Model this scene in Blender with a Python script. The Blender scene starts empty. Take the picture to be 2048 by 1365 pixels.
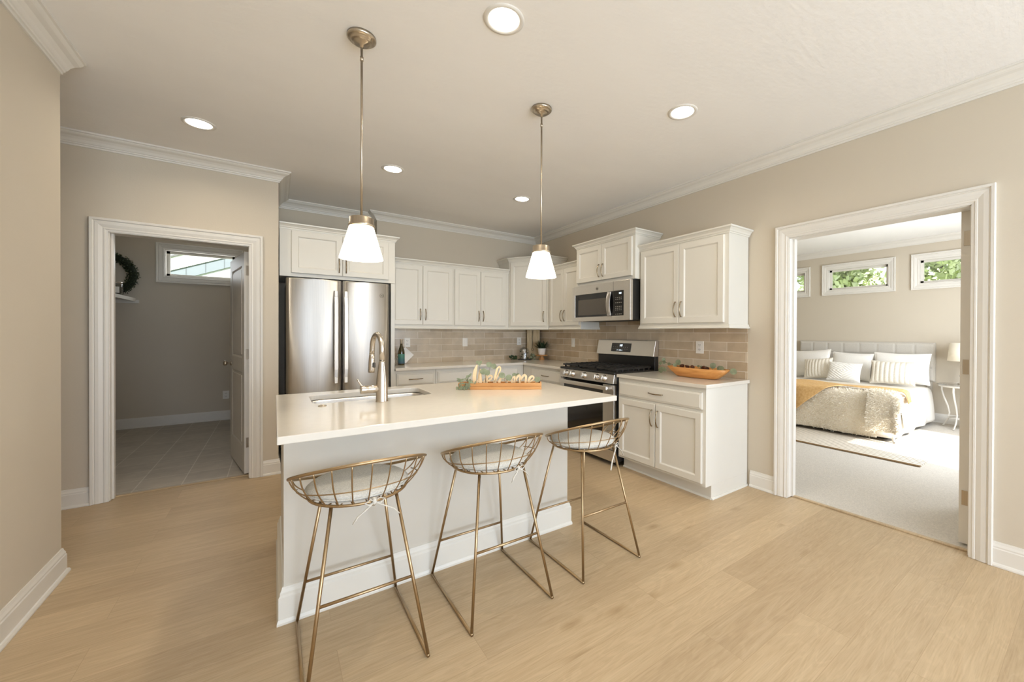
import bpy, bmesh, math, random
from mathutils import Vector, Matrix
random.seed(7)
S = bpy.context.scene
COL = S.collection
PI = math.pi

# ------------------------------------------------------------------ camera
cam_d = bpy.data.cameras.new('camera'); cam = bpy.data.objects.new('camera', cam_d); COL.objects.link(cam)
S.camera = cam
FPX, YAW, PITCH, ROLL = 791.86, 0.6188, -0.0054, 0.0039
cam_d.sensor_fit = 'HORIZONTAL'; cam_d.sensor_width = 36.0
cam_d.lens = 36.0 * FPX / 2048.0
cam_d.shift_x = -88.8 / 2048.0; cam_d.shift_y = -11.9 / 2048.0
cam_d.clip_start = 0.05; cam_d.clip_end = 200
fw = Vector((math.sin(YAW)*math.cos(PITCH), math.cos(YAW)*math.cos(PITCH), math.sin(PITCH)))
r0 = Vector((math.cos(YAW), -math.sin(YAW), 0)); u0 = r0.cross(fw)
rt = math.cos(ROLL)*r0 + math.sin(ROLL)*u0; up = -math.sin(ROLL)*r0 + math.cos(ROLL)*u0
M = Matrix((rt, up, -fw)).transposed().to_4x4(); M.translation = (-3.3379, -5.2442, 1.3113)
cam.matrix_world = M

# ------------------------------------------------------------------ world, sun, daylight, exposure
S.view_settings.view_transform = 'Standard'
try: S.view_settings.look = 'None'
except Exception: pass
S.view_settings.gamma = 1.0; S.view_settings.use_curve_mapping = False
S.view_settings.exposure = 0.0
S.cycles.use_denoising = True
S.cycles.max_bounces = 8; S.cycles.diffuse_bounces = 5; S.cycles.glossy_bounces = 4
S.cycles.transmission_bounces = 6; S.cycles.transparent_max_bounces = 12
S.cycles.sample_clamp_indirect = 6.0
S.cycles.caustics_reflective = False; S.cycles.caustics_refractive = False
W = bpy.data.worlds.new('sky'); S.world = W; W.use_nodes = True
bg = W.node_tree.nodes['Background']; bg.inputs[0].default_value = (0.90, 0.95, 1.0, 1); bg.inputs[1].default_value = 1.7

def light(name, kind, loc, energy, color, direction=None, **kw):
    d = bpy.data.lights.new(name, kind); d.energy = energy; d.color = color
    for k, v in kw.items(): setattr(d, k, v)
    o = bpy.data.objects.new(name, d); COL.objects.link(o); o.location = loc
    if direction is not None: o.rotation_euler = Vector(direction).to_track_quat('-Z', 'Y').to_euler()
    return o
DAY = (.84, .97, 1.17)
light('sun', 'SUN', (0, -12, 9), 14.0, (1.0, 0.95, 0.87), (0.2055*.707, .9787*.707, -.707), angle=0.01)
# daylight entering through the window openings
light('daylight_rear', 'AREA', (-1.07, -8.75, 1.3), 120, DAY, (0, 1, .55), shape='RECTANGLE', size=1.7, size_y=2.2)
light('daylight_rear', 'AREA', (-3.17, -8.75, 1.3), 110, DAY, (.15, 1, .55), shape='RECTANGLE', size=1.7, size_y=2.2)
light('daylight_bedroom', 'AREA', (2.7, -5.2, 1.4), 95, (.90, .98, 1.08), (0, 1, 0), shape='RECTANGLE', size=1.75, size_y=1.5)
light('daylight_pantry', 'AREA', (-4.15, 2.43, 2.26), 6.5, (.92, .97, 1.0), (0, -1, 0), shape='RECTANGLE', size=.8, size_y=.3)

# ------------------------------------------------------------------ materials
def srgb(r, g, b):
    f = lambda c: (c/255/12.92) if c/255 <= .04045 else ((c/255+.055)/1.055)**2.4
    return (f(r), f(g), f(b), 1)
def newmat(name):
    m = bpy.data.materials.new(name); m.use_nodes = True
    nt = m.node_tree; return m, nt, nt.nodes['Principled BSDF']
def N(nt, t, **kw):
    n = nt.nodes.new(t)
    for k, v in kw.items(): setattr(n, k, v)
    return n
def ramp(nt, fac, stops):
    r = N(nt, 'ShaderNodeValToRGB'); e = r.color_ramp.elements
    while len(e) > 1: e.remove(e[-1])
    e[0].position = stops[0][0]; e[0].color = stops[0][1]
    for p, c in stops[1:]:
        q = e.new(p); q.color = c
    nt.links.new(fac, r.inputs[0]); return r.outputs[0]
def coords(nt, scale=(1, 1, 1), which='Object', rot=(0, 0, 0)):
    tc = N(nt, 'ShaderNodeTexCoord'); mp = N(nt, 'ShaderNodeMapping')
    mp.inputs['Scale'].default_value = scale; mp.inputs['Rotation'].default_value = rot
    nt.links.new(tc.outputs[which], mp.inputs[0]); return mp.outputs[0]
def shade(c, k): return (min(1, c[0]*k), min(1, c[1]*k), min(1, c[2]*k), 1)
def plain(name, col, rough=.5, metal=0, var=.04, vscale=6, bump=0, bscale=200, spec=.5, stretch=(1, 1, 1)):
    m, nt, p = newmat(name)
    v = coords(nt, stretch)
    n = N(nt, 'ShaderNodeTexNoise'); n.inputs['Scale'].default_value = vscale; n.inputs['Detail'].default_value = 4
    nt.links.new(v, n.inputs['Vector'])
    nt.links.new(ramp(nt, n.outputs['Fac'], [(.3, shade(col, 1-var)), (.7, shade(col, 1+var))]), p.inputs['Base Color'])
    p.inputs['Roughness'].default_value = rough; p.inputs['Metallic'].default_value = metal
    p.inputs['Specular IOR Level'].default_value = spec
    if bump:
        b = N(nt, 'ShaderNodeTexNoise'); b.inputs['Scale'].default_value = bscale; b.inputs['Detail'].default_value = 3
        nt.links.new(v, b.inputs['Vector'])
        bp = N(nt, 'ShaderNodeBump'); bp.inputs['Strength'].default_value = bump; bp.inputs['Distance'].default_value = .003
        nt.links.new(b.outputs['Fac'], bp.inputs['Height']); nt.links.new(bp.outputs[0], p.inputs['Normal'])
    return m
def emit(name, col, strength):
    m = bpy.data.materials.new(name); m.use_nodes = True; nt = m.node_tree
    for n in list(nt.nodes): nt.nodes.remove(n)
    e = N(nt, 'ShaderNodeEmission'); e.inputs[0].default_value = col; e.inputs[1].default_value = strength
    o = N(nt, 'ShaderNodeOutputMaterial'); nt.links.new(e.outputs[0], o.inputs[0]); return m
def glassy(name, tint=(1, 1, 1, 1), refl=.08, rough=.02):
    m = bpy.data.materials.new(name); m.use_nodes = True; nt = m.node_tree
    for n in list(nt.nodes): nt.nodes.remove(n)
    t = N(nt, 'ShaderNodeBsdfTransparent'); t.inputs[0].default_value = tint
    g = N(nt, 'ShaderNodeBsdfGlossy'); g.inputs['Roughness'].default_value = rough
    f = N(nt, 'ShaderNodeLayerWeight'); f.inputs[0].default_value = .35
    mm = N(nt, 'ShaderNodeMath', operation='MULTIPLY_ADD'); mm.inputs[1].default_value = .5; mm.inputs[2].default_value = refl
    nt.links.new(f.outputs['Fresnel'], mm.inputs[0])
    mx = N(nt, 'ShaderNodeMixShader'); nt.links.new(mm.outputs[0], mx.inputs[0]); nt.links.new(t.outputs[0], mx.inputs[1]); nt.links.new(g.outputs[0], mx.inputs[2])
    o = N(nt, 'ShaderNodeOutputMaterial'); nt.links.new(mx.outputs[0], o.inputs[0]); return m
def brick(name, c1, c2, cm, w, h, mortar, axes, rough=.35, offset=.5, noise=.08, bump=.3, extra=None, bias=0.0, freq=2):
    """tiles: axes picks which object axes are the tile's length and height"""
    m, nt, p = newmat(name)
    tc = N(nt, 'ShaderNodeTexCoord'); sp = N(nt, 'ShaderNodeSeparateXYZ'); cb = N(nt, 'ShaderNodeCombineXYZ')
    nt.links.new(tc.outputs['Object'], sp.inputs[0])
    nt.links.new(sp.outputs[axes[0]], cb.inputs[0]); nt.links.new(sp.outputs[axes[1]], cb.inputs[1])
    mp = N(nt, 'ShaderNodeMapping'); nt.links.new(cb.outputs[0], mp.inputs[0])
    if extra: mp.inputs['Location'].default_value = extra
    b = N(nt, 'ShaderNodeTexBrick', offset=offset, offset_frequency=freq)
    b.inputs['Scale'].default_value = 1; b.inputs['Brick Width'].default_value = w; b.inputs['Row Height'].default_value = h
    b.inputs['Mortar Size'].default_value = mortar; b.inputs['Mortar Smooth'].default_value = .2; b.inputs['Bias'].default_value = bias
    b.inputs['Color1'].default_value = c1; b.inputs['Color2'].default_value = c2; b.inputs['Mortar'].default_value = cm
    nt.links.new(mp.outputs[0], b.inputs['Vector'])
    n = N(nt, 'ShaderNodeTexNoise'); n.inputs['Scale'].default_value = 9; n.inputs['Detail'].default_value = 5
    nt.links.new(mp.outputs[0], n.inputs['Vector'])
    mx = N(nt, 'ShaderNodeMixRGB', blend_type='MULTIPLY'); mx.inputs[0].default_value = 1
    nt.links.new(b.outputs['Color'], mx.inputs[1])
    nt.links.new(ramp(nt, n.outputs['Fac'], [(.3, (1-noise, 1-noise, 1-noise, 1)), (.7, (1+noise, 1+noise, 1+noise, 1))]), mx.inputs[2])
    nt.links.new(mx.outputs[0], p.inputs['Base Color']); p.inputs['Roughness'].default_value = rough
    bp = N(nt, 'ShaderNodeBump', invert=True); bp.inputs['Strength'].default_value = bump; bp.inputs['Distance'].default_value = .002
    nt.links.new(b.outputs['Fac'], bp.inputs['Height']); nt.links.new(bp.outputs[0], p.inputs['Normal'])
    return m
def plank_floor():
    m, nt, p = newmat('oak_plank')
    tc = N(nt, 'ShaderNodeTexCoord')
    b = N(nt, 'ShaderNodeTexBrick', offset=.37, offset_frequency=2)
    for k, v in (('Scale', 1), ('Brick Width', 1.32), ('Row Height', .2), ('Mortar Size', .0009), ('Mortar Smooth', .1), ('Bias', 0)): b.inputs[k].default_value = v
    b.inputs['Color1'].default_value = (0, 0, 0, 1); b.inputs['Color2'].default_value = (1, 1, 1, 1); b.inputs['Mortar'].default_value = (.35, .35, .35, 1)
    nt.links.new(tc.outputs['Object'], b.inputs['Vector'])
    # per-plank shift of the grain
    ad = N(nt, 'ShaderNodeVectorMath', operation='MULTIPLY_ADD'); nt.links.new(b.outputs['Color'], ad.inputs[0]); ad.inputs[1].default_value = (7, 13, 0); nt.links.new(tc.outputs['Object'], ad.inputs[2])
    mp = N(nt, 'ShaderNodeMapping'); mp.inputs['Scale'].default_value = (1.1, 16, 1); nt.links.new(ad.outputs[0], mp.inputs[0])
    g = N(nt, 'ShaderNodeTexNoise'); g.inputs['Scale'].default_value = 2.2; g.inputs['Detail'].default_value = 7; g.inputs['Roughness'].default_value = .6; g.inputs['Distortion'].default_value = .6
    nt.links.new(mp.outputs[0], g.inputs['Vector'])
    mp2 = N(nt, 'ShaderNodeMapping'); mp2.inputs['Scale'].default_value = (.9, 5.0, 1); nt.links.new(ad.outputs[0], mp2.inputs[0])
    c = N(nt, 'ShaderNodeTexNoise'); c.inputs['Scale'].default_value = 1.6; c.inputs['Detail'].default_value = 3; c.inputs['Distortion'].default_value = 1.2
    nt.links.new(mp2.outputs[0], c.inputs['Vector'])
    wv = N(nt, 'ShaderNodeMath', operation='SINE'); ml = N(nt, 'ShaderNodeMath', operation='MULTIPLY'); ml.inputs[1].default_value = 60
    nt.links.new(c.outputs['Fac'], ml.inputs[0]); nt.links.new(ml.outputs[0], wv.inputs[0])
    mpf = N(nt, 'ShaderNodeMapping'); mpf.inputs['Scale'].default_value = (5, 120, 1); nt.links.new(ad.outputs[0], mpf.inputs[0])
    fine = N(nt, 'ShaderNodeTexNoise'); fine.inputs['Scale'].default_value = 1.6; fine.inputs['Detail'].default_value = 4; nt.links.new(mpf.outputs[0], fine.inputs['Vector'])
    finec = ramp(nt, fine.outputs['Fac'], [(.32, (.90, .885, .86, 1)), (.5, (1, 1, 1, 1)), (.7, (1.05, 1.05, 1.05, 1))])
    col1 = ramp(nt, g.outputs['Fac'], [(.25, srgb(184, 160, 127)), (.5, srgb(192, 169, 136)), (.75, srgb(199, 177, 145))])
    ring = ramp(nt, wv.outputs[0], [(0, (.955, .95, .94, 1)), (.6, (1, 1, 1, 1)), (1, (1.03, 1.03, 1.03, 1))])
    m1 = N(nt, 'ShaderNodeMixRGB', blend_type='MULTIPLY'); m1.inputs[0].default_value = .8; mf = N(nt, 'ShaderNodeMixRGB', blend_type='MULTIPLY'); mf.inputs[0].default_value = .9; nt.links.new(col1, mf.inputs[1]); nt.links.new(finec, mf.inputs[2]); nt.links.new(mf.outputs[0], m1.inputs[1]); nt.links.new(ring, m1.inputs[2])
    tone = ramp(nt, b.outputs['Color'], [(0, (.91, .895, .88, 1)), (.5, (.99, .985, .98, 1)), (1, (1.06, 1.06, 1.06, 1))])
    m2 = N(nt, 'ShaderNodeMixRGB', blend_type='MULTIPLY'); m2.inputs[0].default_value = 1; nt.links.new(m1.outputs[0], m2.inputs[1]); nt.links.new(tone, m2.inputs[2])
    # knots
    mp3 = N(nt, 'ShaderNodeMapping'); mp3.inputs['Scale'].default_value = (1.6, 4.4, 1); nt.links.new(ad.outputs[0], mp3.inputs[0])
    vo = N(nt, 'ShaderNodeTexVoronoi'); vo.inputs['Scale'].default_value = 1.0; nt.links.new(mp3.outputs[0], vo.inputs['Vector'])
    kn = ramp(nt, vo.outputs['Distance'], [(0.0, (.62, .55, .46, 1)), (.06, (.80, .76, .70, 1)), (.14, (1, 1, 1, 1))])
    m3 = N(nt, 'ShaderNodeMixRGB', blend_type='MULTIPLY'); m3.inputs[0].default_value = .75; nt.links.new(m2.outputs[0], m3.inputs[1]); nt.links.new(kn, m3.inputs[2])
    sm = N(nt, 'ShaderNodeMixRGB'); nt.links.new(b.outputs['Fac'], sm.inputs[0]); nt.links.new(m3.outputs[0], sm.inputs[1]); sm.inputs[2].default_value = srgb(174, 150, 118)
    nt.links.new(sm.outputs[0], p.inputs['Base Color'])
    p.inputs['Roughness'].default_value = .42; p.inputs['Specular IOR Level'].default_value = .35
    bp = N(nt, 'ShaderNodeBump'); bp.inputs['Strength'].default_value = .12; bp.inputs['Distance'].default_value = .002
    nt.links.new(g.outputs['Fac'], bp.inputs['Height']); nt.links.new(bp.outputs[0], p.inputs['Normal'])
    return m
def brushed(name, col, rough=.28, axis=2, aniso_on=0):
    m, nt, p = newmat(name)
    sc = [90, 90, 90]; sc[axis] = 1.0
    v = coords(nt, tuple(sc))
    n = N(nt, 'ShaderNodeTexNoise'); n.inputs['Scale'].default_value = 3; n.inputs['Detail'].default_value = 3
    nt.links.new(v, n.inputs['Vector'])
    nt.links.new(ramp(nt, n.outputs['Fac'], [(.3, shade(col, .95)), (.7, shade(col, 1.05))]), p.inputs['Base Color'])
    p.inputs['Metallic'].default_value = 1; p.inputs['Roughness'].default_value = rough
    if aniso_on:
        tg = N(nt, 'ShaderNodeTangent', direction_type='RADIAL', axis='Z'); nt.links.new(tg.outputs[0], p.inputs['Tangent'])
        p.inputs['Anisotropic'].default_value = 1.0; p.inputs['Anisotropic Rotation'].default_value = aniso_on-1
    return m
def fabric(name, c1, c2, scale=260, rough=.9, bump=.4, bscale=None):
    m, nt, p = newmat(name)
    v = coords(nt)
    n = N(nt, 'ShaderNodeTexNoise'); n.inputs['Scale'].default_value = scale; n.inputs['Detail'].default_value = 3
    nt.links.new(v, n.inputs['Vector'])
    nt.links.new(ramp(nt, n.outputs['Fac'], [(.35, c1), (.65, c2)]), p.inputs['Base Color'])
    p.inputs['Roughness'].default_value = rough; p.inputs['Specular IOR Level'].default_value = .15
    bp = N(nt, 'ShaderNodeBump'); bp.inputs['Strength'].default_value = bump; bp.inputs['Distance'].default_value = .004
    nt.links.new(n.outputs['Fac'], bp.inputs['Height']); nt.links.new(bp.outputs[0], p.inputs['Normal'])
    return m
def wood(name, c1, c2, scale=(3, 40, 40), rough=.45):
    m, nt, p = newmat(name)
    v = coords(nt, scale)
    n = N(nt, 'ShaderNodeTexNoise'); n.inputs['Scale'].default_value = 1.5; n.inputs['Detail'].default_value = 6; n.inputs['Distortion'].default_value = .5
    nt.links.new(v, n.inputs['Vector'])
    nt.links.new(ramp(nt, n.outputs['Fac'], [(.3, c1), (.7, c2)]), p.inputs['Base Color'])
    p.inputs['Roughness'].default_value = rough
    return m

PAINT = plain('wall_paint', srgb(204, 193, 175), .7, var=.012, vscale=2, bump=.12, bscale=90, spec=.25)
CEIL = plain('ceiling_paint', srgb(242, 239, 235), .8, var=.012, vscale=3, bump=.5, bscale=28, spec=.2, stretch=(.6, 1.4, 1))
TRIM = plain('trim_paint', srgb(224, 219, 210), .38, var=.008, spec=.45)
CAB = plain('cabinet_paint', srgb(222, 218, 208), .36, var=.008, spec=.45)
ISLP = plain('island_panel_paint', srgb(206, 200, 188), .45, var=.008, spec=.35)
OAK = plank_floor()
CARPET = plain('carpet_pile', srgb(206, 199, 188), .95, var=.12, vscale=120, bump=1.0, bscale=170, spec=.05)
PTILE = brick('pantry_tile', srgb(172, 163, 150), srgb(182, 173, 159), srgb(205, 198, 186), .30, .30, .004, (0, 1), .45, 0.0, .10, .2, (.085, .30, 0))
BSPL_B = brick('splash_tile_back', srgb(184, 166, 141), srgb(207, 192, 170), srgb(222, 212, 196), .313, .0845, .0028, (0, 2), .22, .5, .09, .3, (.098, -.050, 0))
BSPL_R = brick('splash_tile_right', srgb(184, 162, 133), srgb(208, 192, 168), srgb(224, 214, 198), .355, .0845, .0028, (1, 2), .22, .5, .09, .3, (.03, -.050, 0))
QUARTZ = plain('white_quartz', srgb(221, 215, 204), .12, var=.015, vscale=25, spec=.5)
STEEL = brushed('stainless_steel', srgb(230, 227, 222), .48, 2, 1.25)
STEEL_H = brushed('stainless_steel_horizontal', srgb(220, 215, 208), .34, 1)
NICKEL = brushed('brushed_nickel', srgb(190, 178, 160), .30, 2)
FAUC = brushed('faucet_nickel', srgb(205, 196, 184), .26, 2)
HANDLE = brushed('handle_metal', srgb(158, 142, 118), .24, 2)
BADGE = plain('badge_metal', srgb(120, 112, 100), .4, .8)
KNOB = plain('knob_steel', srgb(226, 222, 216), .22, 1)
GOLD = plain('antique_brass', srgb(176, 152, 118), .38, 1, var=.05, vscale=20)
BLACKG = plain('black_glass', srgb(22, 20, 19), .08, var=.02, spec=.6)
BLACK = plain('black_enamel', srgb(30, 29, 28), .35, var=.05)
IRON = plain('cast_iron', srgb(40, 38, 36), .42, var=.1, bump=.3, bscale=300)
DARK = plain('dark_grey_steel', srgb(52, 50, 48), .5, var=.05)
PLASTIC = plain('white_plastic', srgb(238, 234, 226), .35, var=.005)
SLOT = plain('dark_slot', srgb(70, 66, 60), .6)
GLASS = glassy('clear_glass', (1, 1, 1, 1), .06)
LINEN = fabric('grey_linen', srgb(192, 190, 183), srgb(214, 212, 205), 180)
TIEM = fabric('tie_cloth', srgb(205, 200, 190), srgb(222, 218, 208), 300)
CANEM = emit('lamp_lens', (1, .94, .84, 1), 9.0)
LEDW = emit('clock_digits', (.8, .9, 1, 1), 2.2)
PRINT = plain('printed_marks', srgb(150, 146, 138), .6)
LEAF = plain('eucalyptus_leaf', srgb(128, 136, 108), .6, var=.25, vscale=30)
LEAFD = plain('dark_leaf', srgb(44, 62, 36), .5, var=.35, vscale=40)
STEMM = plain('twig', srgb(96, 84, 62), .7)
PINE = wood('honey_wood', srgb(186, 130, 74), srgb(208, 156, 98), (4, 30, 30))
PALEW = wood('pale_plywood', srgb(224, 196, 152), srgb(236, 212, 172), (4, 30, 10))
BOWLW = wood('dough_bowl_wood', srgb(190, 126, 62), srgb(216, 156, 88), (30, 4, 30))
BOARDW = wood('whitewashed_wood', srgb(186, 164, 128), srgb(212, 194, 160), (30, 30, 4))
CONE = plain('pine_cone', srgb(104, 62, 40), .8, var=.3, vscale=60)
PORC = plain('white_ceramic', srgb(240, 236, 230), .3, var=.01)
UPH = fabric('headboard_fabric', srgb(196, 189, 178), srgb(208, 202, 191), 220, .9, .25)
WHITEF = fabric('white_cotton', srgb(236, 231, 222), srgb(244, 240, 233), 160, .9, .2)
CREAMF = fabric('cream_knit', srgb(226, 217, 200), srgb(238, 231, 217), 90, .95, .6)
FUR = fabric('cream_fur', srgb(240, 230, 210), srgb(250, 244, 232), 70, .95, .8)
TANF = fabric('tan_velvet', srgb(214, 170, 112), srgb(228, 190, 134), 40, .85, .3)
RUGM = None

# ------------------------------------------------------------------ mesh helpers
class MB:
    def __init__(s): s.v = []; s.f = []; s.m = []; s.sm = []; s.mi = 0; s.smooth = False
    def add(s, verts, faces):
        b = len(s.v); s.v += [tuple(p) for p in verts]
        for f in faces: s.f.append(tuple(b+i for i in f)); s.m.append(s.mi); s.sm.append(s.smooth)
    def box(s, x0, x1, y0, y1, z0, z1):
        x0, x1 = min(x0, x1), max(x0, x1); y0, y1 = min(y0, y1), max(y0, y1); z0, z1 = min(z0, z1), max(z0, z1)
        s.add([(x0,y0,z0),(x1,y0,z0),(x1,y1,z0),(x0,y1,z0),(x0,y0,z1),(x1,y0,z1),(x1,y1,z1),(x0,y1,z1)],
              [(0,3,2,1),(4,5,6,7),(0,1,5,4),(1,2,6,5),(2,3,7,6),(3,0,4,7)])
    def prism(s, poly, z0, z1):
        n = len(poly)
        s.add([(x, y, z0) for x, y in poly]+[(x, y, z1) for x, y in poly],
              [tuple(range(n-1, -1, -1)), tuple(range(n, 2*n))]+[(i, (i+1) % n, n+(i+1) % n, n+i) for i in range(n)])
    def rings(s, rings, closed_u=True, cap0=False, cap1=False, closed_v=False):
        n = len(rings[0]); b = len(s.v); vs = [p for r in rings for p in r]; fs = []
        R = len(rings)
        for i in range(R if closed_v else R-1):
            j = (i+1) % R
            for k in range(n if closed_u else n-1):
                l = (k+1) % n
                fs.append((i*n+k, i*n+l, j*n+l, j*n+k))
        if cap0: fs.append(tuple(range(n-1, -1, -1)))
        if cap1: fs.append(tuple((R-1)*n+k for k in range(n)))
        s.add(vs, fs)
    def lathe(s, prof, c=(0, 0, 0), n=24, axis='z', cap0=True, cap1=True):
        rs = []
        for r, h in prof:
            ring = []
            for k in range(n):
                a = 2*PI*k/n; u, w = max(r, 1e-4)*math.cos(a), max(r, 1e-4)*math.sin(a)
                p = {'z': (u, w, h), 'y': (u, h, w), 'x': (h, u, w)}[axis]
                ring.append((c[0]+p[0], c[1]+p[1], c[2]+p[2]))
            rs.append(ring)
        s.rings(rs, True, cap0, cap1)
    def tube(s, pts, r, n=8, closed=False, flat=None):
        pts = [Vector(p) for p in pts]; L = len(pts); rs = []
        rad = r if isinstance(r, (list, tuple)) else [r]*L
        ref = None
        for i in range(L):
            if closed: t = pts[(i+1) % L]-pts[i-1]
            else: t = pts[min(i+1, L-1)]-pts[max(i-1, 0)]
            t.normalize()
            if ref is None:
                ref = Vector((0, 0, 1)) if abs(t.z) < .9 else Vector((1, 0, 0))
            a = (ref-t*ref.dot(t)).normalized(); b = t.cross(a); ref = a
            ring = []
            for k in range(n):
                th = 2*PI*k/n; q = pts[i]+a*math.cos(th)*rad[i]*(flat or 1)+b*math.sin(th)*rad[i]
                ring.append(tuple(q))
            rs.append(ring)
        s.rings(rs, True, not closed, not closed, closed)
    def sweep(s, path, prof, mapper, closed=False):
        P = [Vector(p) for p in path]; n = len(P); rs = []
        nr = lambda d: Vector((d.y, -d.x))
        for i in range(n):
            if closed: d1 = (P[i]-P[i-1]).normalized(); d2 = (P[(i+1) % n]-P[i]).normalized()
            else:
                d1 = (P[i]-P[i-1]).normalized() if i else (P[1]-P[0]).normalized()
                d2 = (P[i+1]-P[i]).normalized() if i < n-1 else d1
            n1, n2 = nr(d1), nr(d2); m = (n1+n2)/(1+n1.dot(n2))
            rs.append([mapper(P[i].x+m.x*o, P[i].y+m.y*o, d) for o, d in prof])
        s.rings(rs, True, not closed, not closed, closed)
    def grid(s, fn, nu, nv, closed_u=False):
        vs = [fn(i/(nu-1 if not closed_u else nu), j/(nv-1)) for j in range(nv) for i in range(nu)]
        fs = [(j*nu+i, j*nu+(i+1) % nu, (j+1)*nu+(i+1) % nu, (j+1)*nu+i) for j in range(nv-1) for i in range(nu if closed_u else nu-1)]
        s.add(vs, fs)
    def build(s, name, mats, parent=None, bevel=0, segs=2, solid=0, recalc=True, subsurf=0, autosm=False):
        me = bpy.data.meshes.new(name); me.from_pydata(s.v, [], s.f)
        mats = mats if isinstance(mats, (list, tuple)) else [mats]
        for m in mats: me.materials.append(m)
        me.polygons.foreach_set('material_index', s.m); me.polygons.foreach_set('use_smooth', s.sm)
        if recalc:
            bm = bmesh.new(); bm.from_mesh(me); bmesh.ops.recalc_face_normals(bm, faces=bm.faces); bm.to_mesh(me); bm.free()
        o = bpy.data.objects.new(name, me); COL.objects.link(o)
        if parent is not None: o.parent = parent
        if solid:
            q = o.modifiers.new('solid', 'SOLIDIFY'); q.thickness = solid; q.offset = 0
        if bevel:
            q = o.modifiers.new('bevel', 'BEVEL'); q.width = bevel; q.segments = segs; q.limit_method = 'ANGLE'; q.angle_limit = math.radians(50)
        if subsurf:
            q = o.modifiers.new('sub', 'SUBSURF'); q.levels = subsurf; q.render_levels = subsurf
        return o
def tag(o, label, cat, group=None, kind=None):
    if label: o['label'] = label
    if cat: o['category'] = cat
    if group: o['group'] = group
    if kind: o['kind'] = kind
    return o
def struct(o, label=None):
    o['kind'] = 'structure'
    if label: o['label'] = label
    return o
def thing(name, label, cat, loc=(0, 0, 0), rz=0, group=None):
    o = bpy.data.objects.new(name, None); COL.objects.link(o); o.location = loc; o.rotation_euler = (0, 0, rz)
    o.empty_display_size = .1
    return tag(o, label, cat, group)
def kids(o): return [c for c in bpy.data.objects if c.parent == o]
def dup(o, loc, rz=0, label=None, parent=None):
    c = o.copy(); COL.objects.link(c)
    if parent is None: c.location = loc; c.rotation_euler = (0, 0, rz)
    else: c.parent = parent
    if label: c['label'] = label
    for ch in kids(o):
        if ch is not c: dup(ch, None, 0, None, c)
    return c

# ------------------------------------------------------------------ room
CZ = 2.778
def wall_boxes(mb, s0, s1, z0, z1, holes, put):
    xs = s0
    for a0, a1, b0, b1 in sorted(holes):
        if a0 > xs: put(xs, a0, z0, z1)
        if b0 > z0: put(a0, a1, z0, b0)
        if b1 < z1: put(a0, a1, b1, z1)
        xs = a1
    if xs < s1: put(xs, s1, z0, z1)
def wall_y(name, y0, y1, x0, x1, holes=(), mat=PAINT, z1=CZ):
    mb = MB(); wall_boxes(mb, x0, x1, 0, z1, holes, lambda a, b, c, d: mb.box(a, b, y0, y1, c, d))
    return struct(mb.build(name, mat))
def wall_x(name, x0, x1, y0, y1, holes=(), mat=PAINT, z1=CZ):
    mb = MB(); wall_boxes(mb, y0, y1, 0, z1, holes, lambda a, b, c, d: mb.box(x0, x1, a, b, c, d))
    return struct(mb.build(name, mat))
XL, YL = -4.273, -1.968
YP, XP = -.776, -3.3075
YALC, XJ = .123, -2.314
DB0, DB1, DZ = -4.770, -3.739, 2.084          # bedroom door opening
DP0, DP1 = -4.383, -3.510                       # pantry door opening
YPB = 2.41; XB = 4.7
mb = MB(); mb.box(-6.5, 0.06, -9.1, .3, -.1, 0); struct(mb.build('floor', OAK))
mb = MB(); mb.box(.06, XB, -5.3, -.4, -.1, .004); struct(mb.build('floor_bedroom', CARPET))
mb = MB(); mb.box(-5.6, -3.4, -.665, 2.5, -.1, .002); struct(mb.build('floor_pantry', PTILE))
mb = MB(); mb.box(-6.6, .06, -9.3, 2.7, CZ, CZ+.15); struct(mb.build('ceiling', CEIL))
mb = MB(); mb.box(.06, XB+.2, -5.45, -.2, CZ, CZ+.15); struct(mb.build('ceiling_bedroom', CEIL))
wall_x('wall_right', 0, .12, -9.1, .3, [(DB0, DB1, 0, DZ)])
mb = MB(); mb.box(XJ, 0, 0, .3, 0, CZ); mb.box(XP, XJ, YALC, .3, 0, CZ); struct(mb.build('wall_back', PAINT))
mb = MB(); wall_boxes(mb, -6.5, XP, 0, CZ, [(DP0, DP1, 0, DZ)], lambda a, b, c, d: mb.box(a, b, YP, YP+.12, c, d))
mb.box(XP-.12, XP, YP+.12, YPB, 0, CZ); struct(mb.build('wall_pantry', PAINT))
mb = MB(); mb.box(XL-.14, XL, -9.1, YL, 0, CZ); mb.box(-6.5, XL-.14, YL-.14, YL, 0, CZ); struct(mb.build('wall_left', PAINT))
wall_x('wall_hall', -6.6, -6.5, YL-.14, YP+.12)
wall_y('wall_rear', -9.2, -9.05, XL-.14, .12, [(-4.05, -2.3, .15, 2.4), (-1.95, -.2, .15, 2.4)])
mb = MB(); mb.box(-5.5, .1, -12, -9.2, 2.62, 2.75); struct(mb.build('sun_blocker_rear', TRIM))  # unseen slab, added to keep direct sun out of the rear windows
wall_y('wall_pantry_back', YPB, YPB+.15, -5.6, XP, [(-4.58, -3.809, 2.076, 2.451)])
wall_x('wall_pantry_left', -5.6, -5.45, YP+.12, YPB)
BW = [(-3.155, -2.296), (-4.378, -3.519), (-1.926, -1.067)]
wall_x('wall_bedroom', XB, XB+.15, -5.45, -.3, [(a, b, 2.081, 2.453) for a, b in BW])
wall_y('wall_bedroom_side', -5.45, -5.3, .12, XB+.15, [(1.784, 3.61, .6, 2.1)])
wall_y('wall_bedroom_far', -.4, -.25, .12, XB)

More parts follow.
